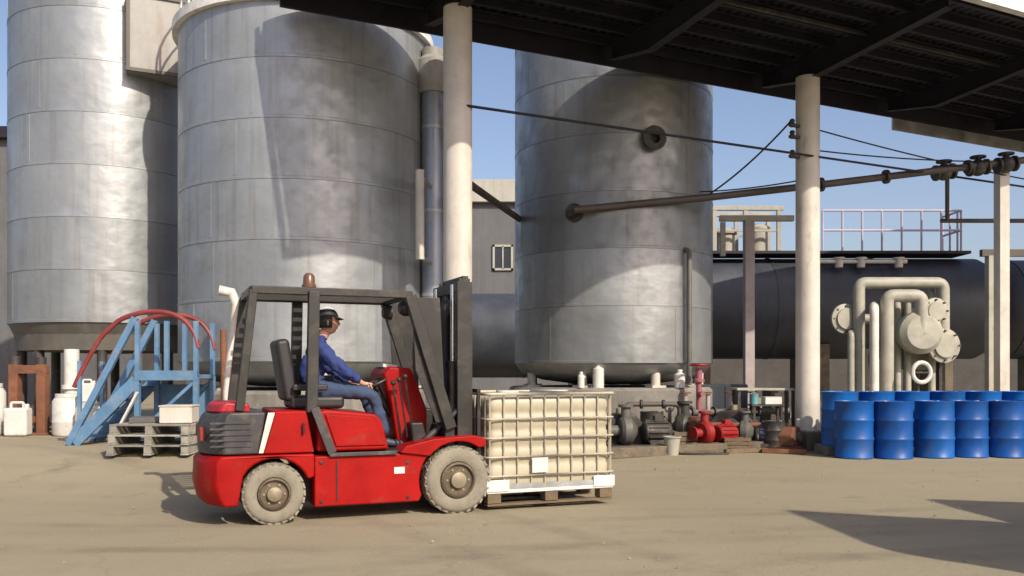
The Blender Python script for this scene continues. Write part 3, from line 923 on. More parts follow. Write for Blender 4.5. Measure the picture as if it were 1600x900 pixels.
# red valve standpipe
q = (gp(1092, 15.7), 15.7)
vs2 = thing('valve_standpipe', (q[0], q[1], 0), 'faded pinkish red standpipe with a handwheel above the red pump', 'standpipe')
MB().lathe([(.09, 0), (.09, .1), (.05, .12), (.05, 1.15), (.10, 1.16), (.10, 1.2), (.06, 1.22), (.06, 1.42)], (q[0], q[1], 0), (0, 0, 1), 16).build('pipe', 'pink', vs2)
MB().tube([(q[0] + .15 * math.cos(i * .3142), q[1] + .15 * math.sin(i * .3142), 1.46) for i in range(21)], .022, 6, caps=False).bar((q[0] - .15, q[1], 1.46), (q[0] + .15, q[1], 1.46), .025, .02).build('handwheel', 'pump_red', vs2)
MB().tube([(q[0], q[1], .95), (q[0] + .02, q[1] - .25, .95)], .045, 10).build('branch', 'pink', vs2)
# steel bench
bx, by = gp(1192, 15.95), 15.95
bn = thing('steel_bench', (bx, by, 0), 'low steel bench with a pale top left of the far column', 'bench')
MB().box((bx, by, 1.03), (1.05, .5, .04)).build('top', 'cream_pipe', bn, bevel=.005)
for sx in (-1, 1):
    for sy in (-1, 1):
        MB().box((bx + sx * .48, by + sy * .2, .505), (.05, .05, 1.01)).build('leg', 'dark_iron', bn)
MB().box((bx, by, .35), (.95, .42, .03)).build('shelf', 'dark_iron', bn)
# boxes and cans in front of bench
def box_thing(name, c, d, rz, mat, label, cat, lid=None):
    T = thing(name, (c[0], c[1], c[2]), label, cat)
    MB().box((c[0], c[1], c[2] + d[2] / 2), d, rz).build('body', mat, T, bevel=min(d) * .06)
    if lid:
        MB().box((c[0], c[1], c[2] + d[2] + d[2] * .04), (d[0] * 1.04, d[1] * 1.04, d[2] * .08), rz).build('lid', lid, T, bevel=.004)
    return T
MB_st = thing('crate_stand', (gp(1195, 15.55), 15.62, 0), 'dark low stand under a white box near the far column', 'stand')
cx, cy = gp(1197, 15.62), 15.62
for sx in (-1, 1):
    for sy in (-1, 1):
        MB().box((cx + sx * .24, cy + sy * .11, .37), (.04, .04, .74)).build('leg', 'dark_iron', MB_st)
MB().box((cx, cy, .755), (.56, .3, .03)).build('top', 'dark_iron', MB_st)
box_thing('tool_box', (gp(1205, 15.62), 15.6, .771), (.30, .2, .12), .1, 'white', 'white box with a lid on the low stand near the far column', 'box', 'white')
T = thing('paint_can', (gp(1178, 15.62), 15.6, .771), 'teal can on the low stand next to the white box', 'can')
MB().lathe([(.07, .771), (.07, .93), (.075, .93), (.075, .945), (.001, .945)], (gp(1178, 15.62), 15.6, 0), (0, 0, 1), 18).build('body', 'teal', T)
MB().tube([(gp(1178, 15.62) + .07 * math.cos(a * .35), 15.6, .9 + .08 * math.sin(a * .35)) for a in range(10)], .005, 5).build('handle', 'galv', T)
# pale bucket on the red pump outlet side
T = thing('bucket', (gp(1118, 14.55), 14.5, 0), 'pale bucket on the ground in front of the red pump', 'bucket')
MB().lathe([(.10, 0), (.135, .28), (.15, .28), (.15, .3), (.125, .3), (.09, .02), (.001, .02)], (gp(1050, 14.3), 14.3, 0), (0, 0, 1), 20).build('body', 'cream_pipe', T)
T.location = (gp(1050, 14.3), 14.3, 0)
for ch in T.children:
    ch.data.transform(Matrix.Translation((gp(1118, 14.55) - gp(1050, 14.3), 14.5 - 14.3, 0)))
T['label'] = 'pale bucket on the ground beside the dark grey motor pump'
# more dirty kit heaped between the columns
def gearbox(cx, cy, rz, label, s=1.0, mat='dark_iron'):
    T = thing('gearbox', (cx, cy, 0), label, 'gearbox', None, rz, local=True)
    MB().prism([(-.28 * s, .08), (-.30 * s, .34 * s), (-.16 * s, .50 * s), (.14 * s, .52 * s), (.30 * s, .36 * s), (.28 * s, .08)], -.17 * s, .17 * s).build('casing', mat, T, bevel=.03)
    MB().box((0, 0, .04), (.72 * s, .42 * s, .08)).build('base', 'rust', T, bevel=.006)
    MB().lathe([(.11 * s, -.24 * s), (.11 * s, .26 * s), (.05 * s, .26 * s), (.05 * s, .36 * s)], (.02, 0, .30 * s), (0, 1, 0), 20).build('shaft', 'grey_iron', T)
    MB().lathe([(.05 * s, .5 * s), (.05 * s, .58 * s), (.001, .58 * s)], (0, 0, 0), (0, 0, 1), 12).build('filler_cap', 'hublite', T)
    return T
gearbox(gp(968, 15.0), 15.0, .3, 'dark gearbox half hidden behind the tote corner', 1.25)
gearbox(gp(1148, 15.7), 15.75, -.5, 'dark gearbox behind the bright red pump', 1.3)
gearbox(gp(1232, 15.15), 15.1, .9, 'rusty gearbox in front of the far column pedestal', .8, 'rust')
def crate(cx, cy, rz, w, d, h, label, mat='wood'):
    T = thing('wooden_crate', (cx, cy, 0), label, 'crate', None, rz, local=True)
    n = 4
    for i in range(n):
        z = h * (i + .5) / n
        for sy in (-1, 1): MB().box((0, sy * d / 2, z), (w, .02, h / n * .82)).build('slat', mat, T)
        for sx in (-1, 1): MB().box((sx * w / 2, 0, z), (.02, d - .03, h / n * .82)).build('slat', mat, T)
    for sx in (-1, 1):
        for sy in (-1, 1): MB().box((sx * (w / 2 - .035), sy * (d / 2 - .035), h / 2), (.045, .045, h)).build('corner_post', mat, T)
    MB().box((0, 0, .02), (w - .03, d - .03, .02)).build('bottom', mat, T)
    return T
crate(gp(1068, 15.1), 15.05, .2, .5, .36, .34, 'brown slatted crate left of the bright red pump')
crate(gp(1150, 14.95), 14.9, -.15, .42, .3, .24, 'small brown slatted crate right of the bright red pump')
T = thing('hose_coil', (gp(1030, 14.45), 14.45, 0), 'black hose coil lying before the dark grey pump', 'hose')
m = MB()
pts = [(gp(1030, 14.45) + (.22 + .015 * math.sin(i * .9)) * math.cos(i * .3), 14.45 + (.22 + .015 * math.sin(i * .9)) * math.sin(i * .3), .022 + i * .0011) for i in range(84)]
pts += [(gp(1030, 14.45) + .3, 14.3, .02), (gp(1030, 14.45) + .65, 14.2, .02), (gp(1030, 14.45) + 1.1, 14.32, .02)]
m.tube(pts, .02, 7).build('hose', 'vinyl', T)
T = thing('header_pipe', (gp(1080, 16.2), 16.2, 0), 'grey low header pipe on stands along the pumps', 'pipe')
hx0, hx1 = gp(1060, 15.6) , gp(1235, 16.3)
MB().tube([(hx0, 15.55, .62), (hx1, 16.45, .62)], .06, 12).build('pipe', 'grey_iron', T)
for k in range(5):
    f = (k + .5) / 5
    x, y = hx0 + (hx1 - hx0) * f, 15.55 + .9 * f
    MB().lathe([(.10, 0), (.10, .04)], (x, y, .62), (hx1 - hx0, .9, 0), 16).build('flange', 'dark_iron', T)
    MB().box((x + .12, y + .06, .28), (.06, .06, .56)).build('stand', 'dark_iron', T)
    MB().tube([(x - .1, y - .05, .62), (x - .1, y - .05, .95)], .04, 10).build('riser', 'post', T)
    MB().tube([(x - .1 + .09 * math.cos(i * .5236), y - .05 + .09 * math.sin(i * .5236), .97) for i in range(13)], .014, 6, caps=False).build('handwheel', 'rust', T)
def cabinet(cx, cy, rz, w, d, h, mat, label):
    T = thing('steel_cabinet', (cx, cy, 0), label, 'cabinet', None, rz, local=True)
    MB().box((0, 0, h / 2 + .05), (w, d, h)).build('body', mat, T, bevel=.012)
    MB().box((0, 0, .025), (w * .94, d * .94, .05)).build('plinth', 'dark_iron', T)
    for sx in (-1, 1):
        dr = MB().box((sx * w * .245, -d / 2 - .008, h / 2 + .05), (w * .47, .018, h * .92)).build('door', mat, T, bevel=.004)
        MB().box((sx * .04, -d / 2 - .03, h * .55), (.015, .025, .12)).build('handle', 'galv', dr)
    return T
cabinet(gp(1128, 17.0), 16.9, -.1, .85, .45, 1.05, 'navy_tank', 'dark blue-grey low cabinet behind the red standpipe')
cabinet(gp(1222, 17.2), 17.1, .05, .7, .45, .95, 'dark_iron', 'dark low cabinet beyond the steel bench')
def drumlet(cx, cy, label, r, h, mat):
    T = thing('small_drum', (cx, cy, 0), label, 'drum')
    MB().lathe([(r, 0), (r + .006, .01), (r, .03), (r, h * .33), (r + .008, h * .36), (r, h * .39), (r, h * .66), (r + .008, h * .69), (r, h * .72), (r, h - .02), (r + .006, h), (r - .01, h - .01), (.001, h - .012)], (cx, cy, 0), (0, 0, 1), 24).build('body', mat, T)
    MB().lathe([(.025, h - .012), (.025, h + .01), (.001, h + .01)], (cx + r * .6, cy, 0), (0, 0, 1), 10).build('bung', 'galv', T)
drumlet(gp(1092, 15.0), 15.35, 'rusty small drum behind the brown slatted crate', .19, .56, 'rust')
drumlet(gp(1214, 15.0), 15.15, 'dark small drum right of the blue-grey pump', .17, .5, 'dark_iron')
drumlet(gp(1020, 15.1), 15.2, 'dark small drum behind the dark grey motor pump', .2, .66, 'dark_iron')
for k, (x0, y0, x1, y1, z, mt, lab) in enumerate(((gp(975, 15.4), 15.3, gp(1065, 15.2), 15.35, .78, 'brown_pipe', 'brown pipe crossing low behind the dark grey pump'), (gp(1100, 15.45), 15.4, gp(1230, 15.4), 15.35, .42, 'rust', 'rusty pipe crossing low behind the red pump'))):
    T = thing('floor_pipe', (x0, y0, 0), lab, 'pipe')
    bend([(x0, y0, 0), (x0, y0, z), (x1, y1, z), (x1, y1, 0)], .045, 10, .12).build('pipe', mt, T)
    for f in (.3, .7):
        q = Vector((x0 + (x1 - x0) * f, y0 + (y1 - y0) * f, z))
        MB().lathe([(.08, -.02), (.08, .02)], q, (x1 - x0, y1 - y0, 0), 14).build('flange', 'dark_iron', T)
# concrete block remnants, pipe offcuts
for k, (px, D_, L_, a_, mt) in enumerate(((985, 14.1, .5, .2, 'white'), (1075, 14.4, .9, -.1, 'wood'), (1165, 14.7, .8, .35, 'wood'), (1225, 14.6, .7, -.3, 'rust'))):
    x = gp(px, D_)
    lab = ('short white plank on the ground right of the tote', 'brown timber lying before the red pump', 'brown timber lying before the blue-grey pump', 'rusty bar lying by the far column foot')[k]
    tag(MB().box((x, D_, .035), (L_, .09, .07), a_).build('timber_offcut' if mt != 'rust' else 'steel_bar', mt, bevel=.006), lab, 'plank' if mt != 'rust' else 'bar')
# white stand-ins for sunlit leg stubs and a pipe end on the plinth
for px, D_, h, r, lab in ((935, 15.98, .42, .10, 'stand-in for a sunlit leg, white canister standing on the aged tank plinth edge'), (1062, 16.1, .3, .10, 'stand-in for a pipe end, small white canister at the right on the aged tank plinth'), (908, 15.95, .26, .06, 'stand-in for a sunlit leg, smallest white stub on the aged tank plinth')):
    x = gp(px, D_)
    T = thing('stub', (x, D_, 1.05), lab, 'stub', 'white stubs on the tank plinth')
    MB().lathe([(r, 1.05), (r, 1.05 + h * .8), (r * .45, 1.05 + h * .92), (r * .45, 1.05 + h)], (x, D_, 0), (0, 0, 1), 16).build('body', 'white', T)
    MB().lathe([(r * .5, 1.05 + h), (r * .5, 1.05 + h + .03), (.001, 1.05 + h + .03)], (x, D_, 0), (0, 0, 1), 12).build('cap', 'capwhite', T)

# ------------------------------------------------------------------ blue drums
def drum_mesh():
    T = thing('oil_drum', (0, 0, 0), 'x', 'drum', 'blue drums beside the far column', local=True)
    r = .288
    prof = [(r, .0), (r + .008, .004), (r + .008, .022), (r, .03)]
    for zc in (.30, .59):
        prof += [(r, zc - .035), (r + .010, zc - .014), (r + .013, zc), (r + .010, zc + .014), (r, zc + .035)]
    prof += [(r, .855), (r + .008, .865), (r + .010, .882), (r - .004, .885), (r - .012, .868), (.001, .866)]
    MB().lathe(prof, (0, 0, 0), (0, 0, 1), 40).build('body', 'blue_drum', T, sharp=50)
    MB().lathe([(.042, .866), (.042, .885), (.001, .886)], (.18, 0, 0), (0, 0, 1), 14).build('bung', 'galv', T)
    MB().lathe([(.026, .866), (.026, .882), (.001, .883)], (-.18, 0, 0), (0, 0, 1), 12).build('vent_plug', 'galv', T)
    return T
d0 = drum_mesh()
front = [(5.36, 13.86), (5.96, 13.88), (6.66, 14.02), (7.24, 14.06), (7.84, 14.05), (8.46, 14.02)]
backr = [(5.40, 14.62), (6.01, 14.66), (6.64, 14.78), (7.24, 14.80), (7.84, 14.80), (8.46, 14.80)]
ords = ['first', 'second', 'third', 'fourth', 'fifth', 'sixth']
for i, (x, y) in enumerate(front):
    o = d0 if i == 0 else copy_tree(d0)
    o.location = (x + random.uniform(-.012, .012), y + random.uniform(-.03, .05), 0)
    o.rotation_euler = (random.uniform(-.006, .006), 0, random.uniform(0, 6.28))
    o['label'] = 'blue drum, %s from the far column in the front row on the ground' % ords[i]
PAL_H = .13
for i, (x, y) in enumerate(backr):
    o = copy_tree(d0)
    o.location = (x, y, PAL_H + .002)
    o.rotation_euler = (0, 0, random.uniform(0, 6.28))
    o['label'] = 'blue drum, %s from the far column in the back row on a pallet' % ords[i]

def pallet(loc, rz, label, w=1.2, d=.9, mat='wood_grey', n=7):
    T = thing('pallet', loc, label, 'pallet', None, rz, local=True)
    s = MB().box((0, 0, 0), (w, .095, .02)).build('slat', mat, T, local=True, bevel=.003)
    first = True
    for i in range(n):
        o = s if first else share(s, T, (0, 0, 0))
        first = False
        o.location = (0, -d / 2 + .05 + i * (d - .1) / (n - 1), .12)
    for sx in (-1, 0, 1):
        MB().box((sx * (w / 2 - .05), 0, .065), (.09, d, .088)).build('runner', mat, T, bevel=.003)
        MB().box((sx * (w / 2 - .05), 0, .0095), (.1, d, .019)).build('bottom_board', mat, T)
    return T
pallet((5.71, 14.64, 0), 0.0, 'grey pallet under the back row drums nearest the far column', 1.24, .6)
pallet((6.94, 14.79, 0), 0.0, 'grey pallet under the middle drums of the back row', 1.2, .6)
pallet((8.15, 14.80, 0), 0.0, 'grey pallet under the back row drums at the right edge', 1.2, .6)

# ------------------------------------------------------------------ blue access steps with red rails (left)
S = thing('access_steps', (-5.4, 13.05, gz(-5.4, 13.05)), 'pale blue steel access steps with dull red hooped handrails', 'steps')
yn, yf, zg = 12.72, 13.42, .30
xl, xr, zp = -5.40, -4.50, 1.27
MB().box(((xl + xr) / 2, (yn + yf) / 2, zp), (xr - xl, yf - yn, .06)).build('platform', 'blue_steps', S, bevel=.006)
for y in (yn, yf):
    MB().bar((xl + .02, y, zp - .05), (-6.28, y, zg + .02), .045, .17).build('stringer', 'blue_steps', S)
    MB().bar((-6.36, y, zg), (xl + .0, y, zp + .85), .07, .09).build('brace', 'blue_steps', S)
    for x in (xl + .03, xr - .03):
        MB().box((x, y, (zp + zg) / 2), (.07, .07, zp - zg)).build('leg', 'blue_steps', S)
    for x in (xl + .03, (xl + xr) / 2, xr - .03):
        MB().box((x, y, zp + .40), (.06, .06, .80)).build('rail_post', 'blue_steps', S)
    MB().bar((xl, y, zg + .12), (xr, y, zg + .12), .05, .05).build('tie', 'blue_steps', S)
    MB().bar((xl + .03, y, zg + .15), (xr - .03, y, zp - .05), .045, .045).build('cross_brace', 'blue_steps', S)
    pts = [(-6.28, y, 1.12), (-6.14, y, 1.42), (-5.90, y, 1.84), (-5.62, y, 2.10), (-5.3, y, 2.20), (-4.95, y, 2.20), (-4.70, y, 2.10), (-4.55, y, 1.90), (-4.50, y, 1.68)]
    bend(pts, .036, 8, .12).build('handrail', 'red_rail', S)
    MB().bar((-6.2, y, .42), (-6.2, y, 1.5), .05, .05).build('rail_post', 'blue_steps', S)
for i in range(5):
    f = (i + .6) / 5.4
    x, z = xl - .02 + (-6.28 - xl) * f, zp - .05 + (zg - zp) * f
    MB().box((x, (yn + yf) / 2, z), (.22, yf - yn - .05, .035)).build('tread', 'blue_steps', S)
MB().bar((-5.33, yn - .09, 1.05), (-5.72, yn - .09, zg + .01), .06, .03).build('lit_stringer_edge', 'lite_pipe', S)  # pale bar painted as the sunlit edge of a stringer
MB().box((-4.95, yn - .03, zp + .02), (.9, .02, .14)).build('toe_board', 'blue_steps', S)
MB().box((-4.95, yf + .03, .75), (.85, .02, .8)).build('back_panel', 'blue_steps', S)

# red-brown pipe and pale post beyond the forklift rear
q = at(346, 500, 13.0)
T = thing('rusty_pipe', (-4.2, 12.95, .3), 'thin rusty upright pipe beside the blue access steps', 'pipe')
MB().tube([(-4.18, 12.9, .29), (-4.20, 12.9, 1.95)], .045, 10).build('pipe', 'rust', T)
MB().lathe([(.09, .29), (.09, .32)], (-4.18, 12.9, 0), (0, 0, 1), 14).build('foot', 'rust', T)

# stack of pallets and planks in front of the steps
for k in range(3):
    z = gz(-4.75, 12.0) + k * .135
    pallet((-4.78 + .03 * k, 11.98, z), .06 - .05 * k, ('bottom', 'middle', 'top')[k] + ' grey pallet of the small stack behind the forklift', 1.05, .85)
zt = gz(-4.75, 12.0) + .405
box_thing('carton', (-4.48, 11.95, zt), (.42, .4, .22), .1, 'cream', 'cream box sitting on the stacked pallets behind the forklift', 'box', 'cream')
tag(MB().box((-4.98, 12.1, zt + .035), (.4, .5, .07), .3).build('metal_plate', 'grey_iron', bevel=.006), 'grey metal block on the stacked pallets beside the cream box', 'plate')

# rust trestle, white drums, post at far left
q = (-8.0, 14.75)
T = thing('rusty_trestle', (q[0], q[1], .3), 'rust brown steel trestle with two legs at the left edge', 'trestle')
for dx in (-.26, .2):
    MB().box((q[0] + dx, q[1], .88), (.15, .16, 1.16)).build('leg', 'rust', T, bevel=.008)
    MB().box((q[0] + dx, q[1], .315), (.3, .4, .03)).build('foot', 'rust', T)
MB().box((q[0] - .03, q[1], 1.38), (.62, .14, .14)).build('cross_beam', 'rust', T, bevel=.006)
MB().box((q[0] - .03, q[1], .55), (.34, .06, .10)).build('brace', 'rust', T)
for dx, h, top in ((-.26, .14, 1.46), (.17, .12, 1.46)):
    MB().lathe([(.08, top), (.08, top + h)], (q[0] + dx, q[1], 0), (0, 0, 1), 12).build('bearing', 'dark_iron', T)
def jerry(c, label, s=1.0, rz=0.0):
    T = thing('jerrycan', c, label, 'jerrycan', 'white plastic cans at the left', rz, local=True)
    MB().box((0, 0, .19 * s), (.30 * s, .22 * s, .38 * s)).build('body', 'white', T, bevel=.035 * s, seg=3)
    bend([(-.09 * s, 0, .37 * s), (-.09 * s, 0, .45 * s), (.07 * s, 0, .45 * s), (.07 * s, 0, .37 * s)], .018 * s, 8, .03).build('handle', 'white', T)
    MB().lathe([(.035 * s, .37 * s), (.035 * s, .43 * s), (.001, .43 * s)], (.11 * s, 0, 0), (0, 0, 1), 12).build('cap', 'white', T)
    return T
def wdrum(c, label, r=.24, h=.62):
    T = thing('plastic_drum', c, label, 'drum', 'white plastic drums at the left', 0, local=True)
    MB().lathe([(r * .9, 0), (r, .04), (r, h * .3), (r * 1.03, h * .33), (r, h * .36), (r, h * .82), (r * .85, h * .9), (r * .78, h * .92)], (0, 0, 0), (0, 0, 1), 24).build('body', 'white', T)
    MB().lathe([(r * .82, h * .92), (r * .82, h), (.001, h)], (0, 0, 0), (0, 0, 1), 24).build('lid', 'white', T)
    return T
wdrum((-8.62, 14.6, .3), 'white plastic drum cut by the left edge of the view', .26, .85)
wdrum((-7.28, 14.55, .3), 'white plastic drum right of the rusty trestle', .24, .68)
wdrum((-6.82, 14.3, .3), 'white plastic drum just left of the access steps', .2, .55)
jerry((-8.03, 14.42, .3), 'white jerrycan standing between the rusty trestle legs', 1.2, .1)
jerry((-6.83, 14.28, .853), 'white jerrycan standing on a plastic drum left of the steps', .8, .2)
T = thing('pipe_stub', (-7.42, 14.95, .3), 'short upright white pipe behind the white plastic drum', 'pipe')
MB().lathe([(.12, .3), (.12, 1.72), (.10, 1.72), (.10, 1.5)], (-7.42, 14.95, 0), (0, 0, 1), 18).build('pipe', 'white', T)
MB().lathe([(.16, 1.05), (.16, 1.12)], (-7.42, 14.95, 0), (0, 0, 1), 18).build('collar', 'white', T)

# ------------------------------------------------------------------ unseen cone-topped blockers, added and shaped to cast wedge shadows on the yard
def blocker(x, y, r, h, label):
    T = thing('cone_blocker', (x, y, 0), label, 'blocker', 'added cone topped shadow blockers right of the view')
    hc = r * 1.42
    MB().lathe([(r, 1.1), (r, h - hc), (r + .05, h - hc), (r + .05, h - hc + .05), (.06, h), (.001, h)], (x, y, 0), (0, 0, 1), 40).build('body', 'clad', T)
    MB().lathe([(r, 1.1), (.15, .4), (.15, .25), (.001, .25)], (x, y, 0), (0, 0, 1), 40).build('hopper', 'clad', T)
    for k in range(4):
        a = k * math.pi / 2 + .4
        MB().tube([(x + r * .95 * math.cos(a), y + r * .95 * math.sin(a), 0), (x + r * .95 * math.cos(a), y + r * .95 * math.sin(a), 1.3)], .07, 10).build('leg', 'dark_iron', T)
    return T
k1 = 1 / math.tan(R(SUN_EL))
for (tx, ty, h, r, lab) in ((2.73, 8.6, 5.0, 1.0, 'shorter cone topped silo unseen right of the camera, added for its shadow'), (4.45, 9.35, 4.6, .9, 'cone topped silo farther from the camera, outside the view, added for its shadow')):
    blocker(tx + SUN_H.x * h * k1, ty + SUN_H.y * h * k1, r, h, lab)

# ------------------------------------------------------------------ forklift
FL = (-1.505, 8.63, 0)
FYAW = R(22)
fk = thing('forklift', FL, 'red and charcoal forklift truck carrying a caged liquid tote', 'forklift', None, FYAW, local=True)
def arc(cx, cz, r, a0, a1, n=10):
    return [(cx + r * math.cos(R(a0 + (a1 - a0) * i / n)), cz + r * math.sin(R(a0 + (a1 - a0) * i / n))) for i in range(n + 1)]
RX, RR, FX, FR = -.85, .265, .85, .315
def slab(poly, w, name, mat, parent=fk, bevel=.02, round_x=None, amt=.12):
    """Side profile swept across the width; the rear can round off towards the sides in plan."""
    m = MB()
    n = len(poly)
    ny = 13 if round_x is not None else 2
    vs_ = []
    for j in range(ny):
        y = -w / 2 + w * j / (ny - 1)
        k = abs(2 * y / w) ** 3.2
        for x, z in poly:
            if round_x is not None and x < round_x:
                x = x + amt * k * min(1, (round_x - x) / .35)
            vs_.append((x, y, z))
    fs = [tuple(range(n)), tuple(reversed(range((ny - 1) * n, ny * n)))]
    for j in range(ny - 1):
        fs += [(j * n + i, (j + 1) * n + i, (j + 1) * n + (i + 1) % n, j * n + (i + 1) % n) for i in range(n)]
    m.add(vs_, fs)
    return m.build(name, mat, parent, bevel=bevel, sharp=30)
# counterweight, arch cut for rear wheels
cw_poly = [(-1.42, .17), (-1.48, .24), (-1.51, .36), (-1.50, .56), (-1.46, .612), (-.50, .612), (-.50, .40)] + arc(RX, .265, .315, 22, 172, 12) + [(-1.2, .17)]
cw = slab(cw_poly, 1.08, 'counterweight', 'red', bevel=.022, round_x=-1.1, amt=.17)
band_poly = [(-1.465, .62), (-1.47, .86), (-1.42, .965), (-1.36, .99), (-.92, .99), (-.985, .62)]
bd = slab(band_poly, 1.06, 'engine_cowl', 'charcoal', bevel=.02, round_x=-1.1, amt=.19)
slab([(-1.40, .985), (-1.37, 1.055), (-1.32, 1.075), (-1.06, 1.065), (-1.04, .985)], .90, 'cowl_top', 'red_top', bevel=.02, round_x=-1.1, amt=.12)
for k in range(5):
    MB().box((-1.22, -.535, .70 + k * .05), (.34, .012, .016)).build('grille_slat', 'charcoal', bd)
# red wedge behind rear pillar + pale trim
slab([(-.945, .62), (-.84, .995), (-.57, .995), (-.50, .62)], 1.05, 'body_wedge', 'red', bevel=.015)
for sy in (-1, 1):
    MB().prism([(-.985, .63), (-.945, .63), (-.845, .985), (-.905, .985)], sy * .522, sy * .536).build('trim_strip', 'lite_pipe', fk, bevel=.003)
# hood under the seat
hood = slab([(-.47, .62), (-.47, .985), (-.38, 1.0), (.06, .955), (.125, .90), (.20, .62)], .96, 'seat_hood', 'red', bevel=.025)
for sy in (-1, 1):
    MB().prism([(-.40, .96), (.03, .925), (.075, .88), (.155, .665), (-.30, .665)], sy * .48, sy * .495).build('side_panel', 'red', hood, bevel=.012)
# chassis between wheels
ch_poly = [(-.50, .13), (-.50, .585), (.30, .585), (.40, .62), (.47, .60)] + arc(FX, .315, .375, 138, 200, 8) + [(.47, .13)]
chs = slab(ch_poly, 1.06, 'chassis', 'red', bevel=.015)
for sy in (-1, 1):                                       # front fenders
    fp = [(.28, .592), (.34, .655), (.62, .715), (1.02, .735), (1.13, .70), (1.13, .63)] + arc(FX, .315, .368, 55, 140, 10)
    m = MB().prism(fp, sy * .56 if sy < 0 else .28, -.28 if sy < 0 else .56)
    m.build('fender', 'red', fk, bevel=.012)
    MB().box((-.06, sy * .548, .597), (.62, .03, .035)).build('step_edge', 'charcoal', fk, bevel=.005)
    m = MB()
    m.bar((-.50, sy * .555, 1.02), (-.345, sy * .555, .615), .02, .075)
    m.build('trim_strip', 'charcoal', fk)
MB().box((.44, 0, .60), (.55, .92, .03)).build('floor_plate', 'black', fk)
MB().box((-.1, 0, .30), (1.6, .56, .30)).build('frame_core', 'black', fk)
MB().box((.95, 0, .36), (.26, .62, .44)).build('mast_foot', 'black', fk, bevel=.01)
MB().box((.80, 0, .70), (.10, .9, .26)).build('front_bulkhead', 'black', fk, bevel=.01)
MB().box((.66, .22, .80), (.22, .45, .36)).build('pedal_box', 'black', fk, bevel=.02)
# wheels
def wheel(x, z, r, w, y, sy):
    s = sy
    T = MB().lathe([(.05, -w * .4), (r * .5, -w * .4), (r * .55, -w * .3), (r * .55, w * .3), (r * .5, w * .4), (.05, w * .4)], (x, y, z), (0, 1, 0), 28, closed=True)
    wh = T.build('wheel', 'hub', fk)
    prof = [(r * .56, -w * .42), (r * .66, -w * .5), (r * .88, -w * .5), (r * .97, -w * .42), (r, -w * .3), (r, w * .3), (r * .97, w * .42), (r * .88, w * .5), (r * .66, w * .5), (r * .56, w * .42)]
    ty = MB().lathe(prof, (x, y, z), (0, 1, 0), 48, closed=True).build('tyre', 'rubber', wh, sharp=60)
    n = 26
    tr = MB()
    for k in range(n):
        a = 2 * math.pi * k / n
        for sd_ in (-1, 1):
            tr.box((x + (r + .001) * math.cos(a + sd_ * .06), y + sd_ * w * .24, z + (r + .001) * math.sin(a + sd_ * .06)), (.018, w * .40, .055),
                   mat=Matrix.Rotation(-(a), 3, 'Y') @ Matrix.Rotation(sd_ * .5, 3, 'X'))
    tr.build('tread_block', 'rubber', ty)
    o = s * w * .36
    MB().lathe([(r * .54, o), (r * .54, o + s * .03), (r * .48, o + s * .04), (r * .42, o - s * .01), (r * .30, o - s * .015)], (x, y, z), (0, 1, 0), 30).build('rim', 'hub', wh)
    MB().lathe([(r * .25, o - s * .02), (r * .24, o + s * .045), (r * .12, o + s * .06), (.001, o + s * .06)], (x, y, z), (0, 1, 0), 22).build('hub_cap', 'hublite', wh)
    for k in range(6):
        b = MB()
        a = k * math.pi / 3
        q = Vector((x + r * .34 * math.cos(a), y + o - s * .02, z + r * .34 * math.sin(a)))
        b.tube([q, q + Vector((0, s * .035, 0))], .012, 6)
        b.build('wheel_nut', 'hublite', wh)
for sy in (-1, 1):
    wheel(FX, FR, FR, .20, sy * .455, sy)
    wheel(RX, RR, RR, .17, sy * .445, sy)
MB().tube([(RX, -.4, RR), (RX, .4, RR)], .05, 10).build('axle', 'black', fk)
MB().tube([(FX, -.42, FR), (FX, .42, FR)], .09, 12).build('axle', 'black', fk)
# overhead guard
ZG = 2.07
def guard_pipe(pts, name, w=.065, h=.08, mat='frame_dark'):
    m = MB()
    for a, b in zip(pts[:-1], pts[1:]):
        m.bar(a, b, w, h)
    return m.build(name, mat, fk, bevel=.008)
for sy in (-1, 1):
    y = sy * .46
    guard_pipe([(-1.02, y, ZG), (-1.14, y, 1.0)], 'rear_pillar', .055, .075)
    guard_pipe([(-.50, y * 1.08, ZG), (-.52, y * 1.08, .98)], 'middle_pillar', .085, .10)
    guard_pipe([(.40, y, ZG - .01), (.80, y, .80)], 'front_pillar', .085, .11)
    guard_pipe([(-1.04, y, ZG), (.42, y, ZG)], 'side_rail', .06, .07)
for x in (-1.02, .40):
    guard_pipe([(x, -.46, ZG), (x, .46, ZG)], 'cross_rail', .06, .07)
for k in range(7):
    y = -.36 + k * .12
    MB().bar((-.95, y, ZG + .01), (.38, y, ZG + .01), .02, .04).build('guard_bar', 'frame_dark', fk)
bc = MB().lathe([(.065, ZG + .045), (.065, ZG + .07), (.055, ZG + .075), (.05, ZG + .15), (.03, ZG + .175), (.001, ZG + .18)], (-.52, -.35, 0), (0, 0, 1), 18)
bc.build('beacon', 'amber', fk)
# work lamps under the guard front
for sy in (-1, 1):
    m = MB().lathe([(.075, 0), (.075, -.05), (.05, -.09), (.001, -.09)], (.42, sy * .33, ZG - .12), (1, 0, 0), 18)
    lm = m.build('work_lamp', 'black', fk)
    MB().lathe([(.066, .004), (.03, .014), (.001, .016)], (.42, sy * .33, ZG - .12), (1, 0, 0), 18).build('lens', 'lamp', lm)
# pale exhaust stack on the far side
MB().tube([(-1.16, .50, 1.0), (-1.16, .52, 1.15), (-1.08, .52, 2.0), (-1.13, .52, 2.12), (-1.25, .52, 2.14)], .05, 12).build('exhaust_stack', 'lite_pipe', fk)
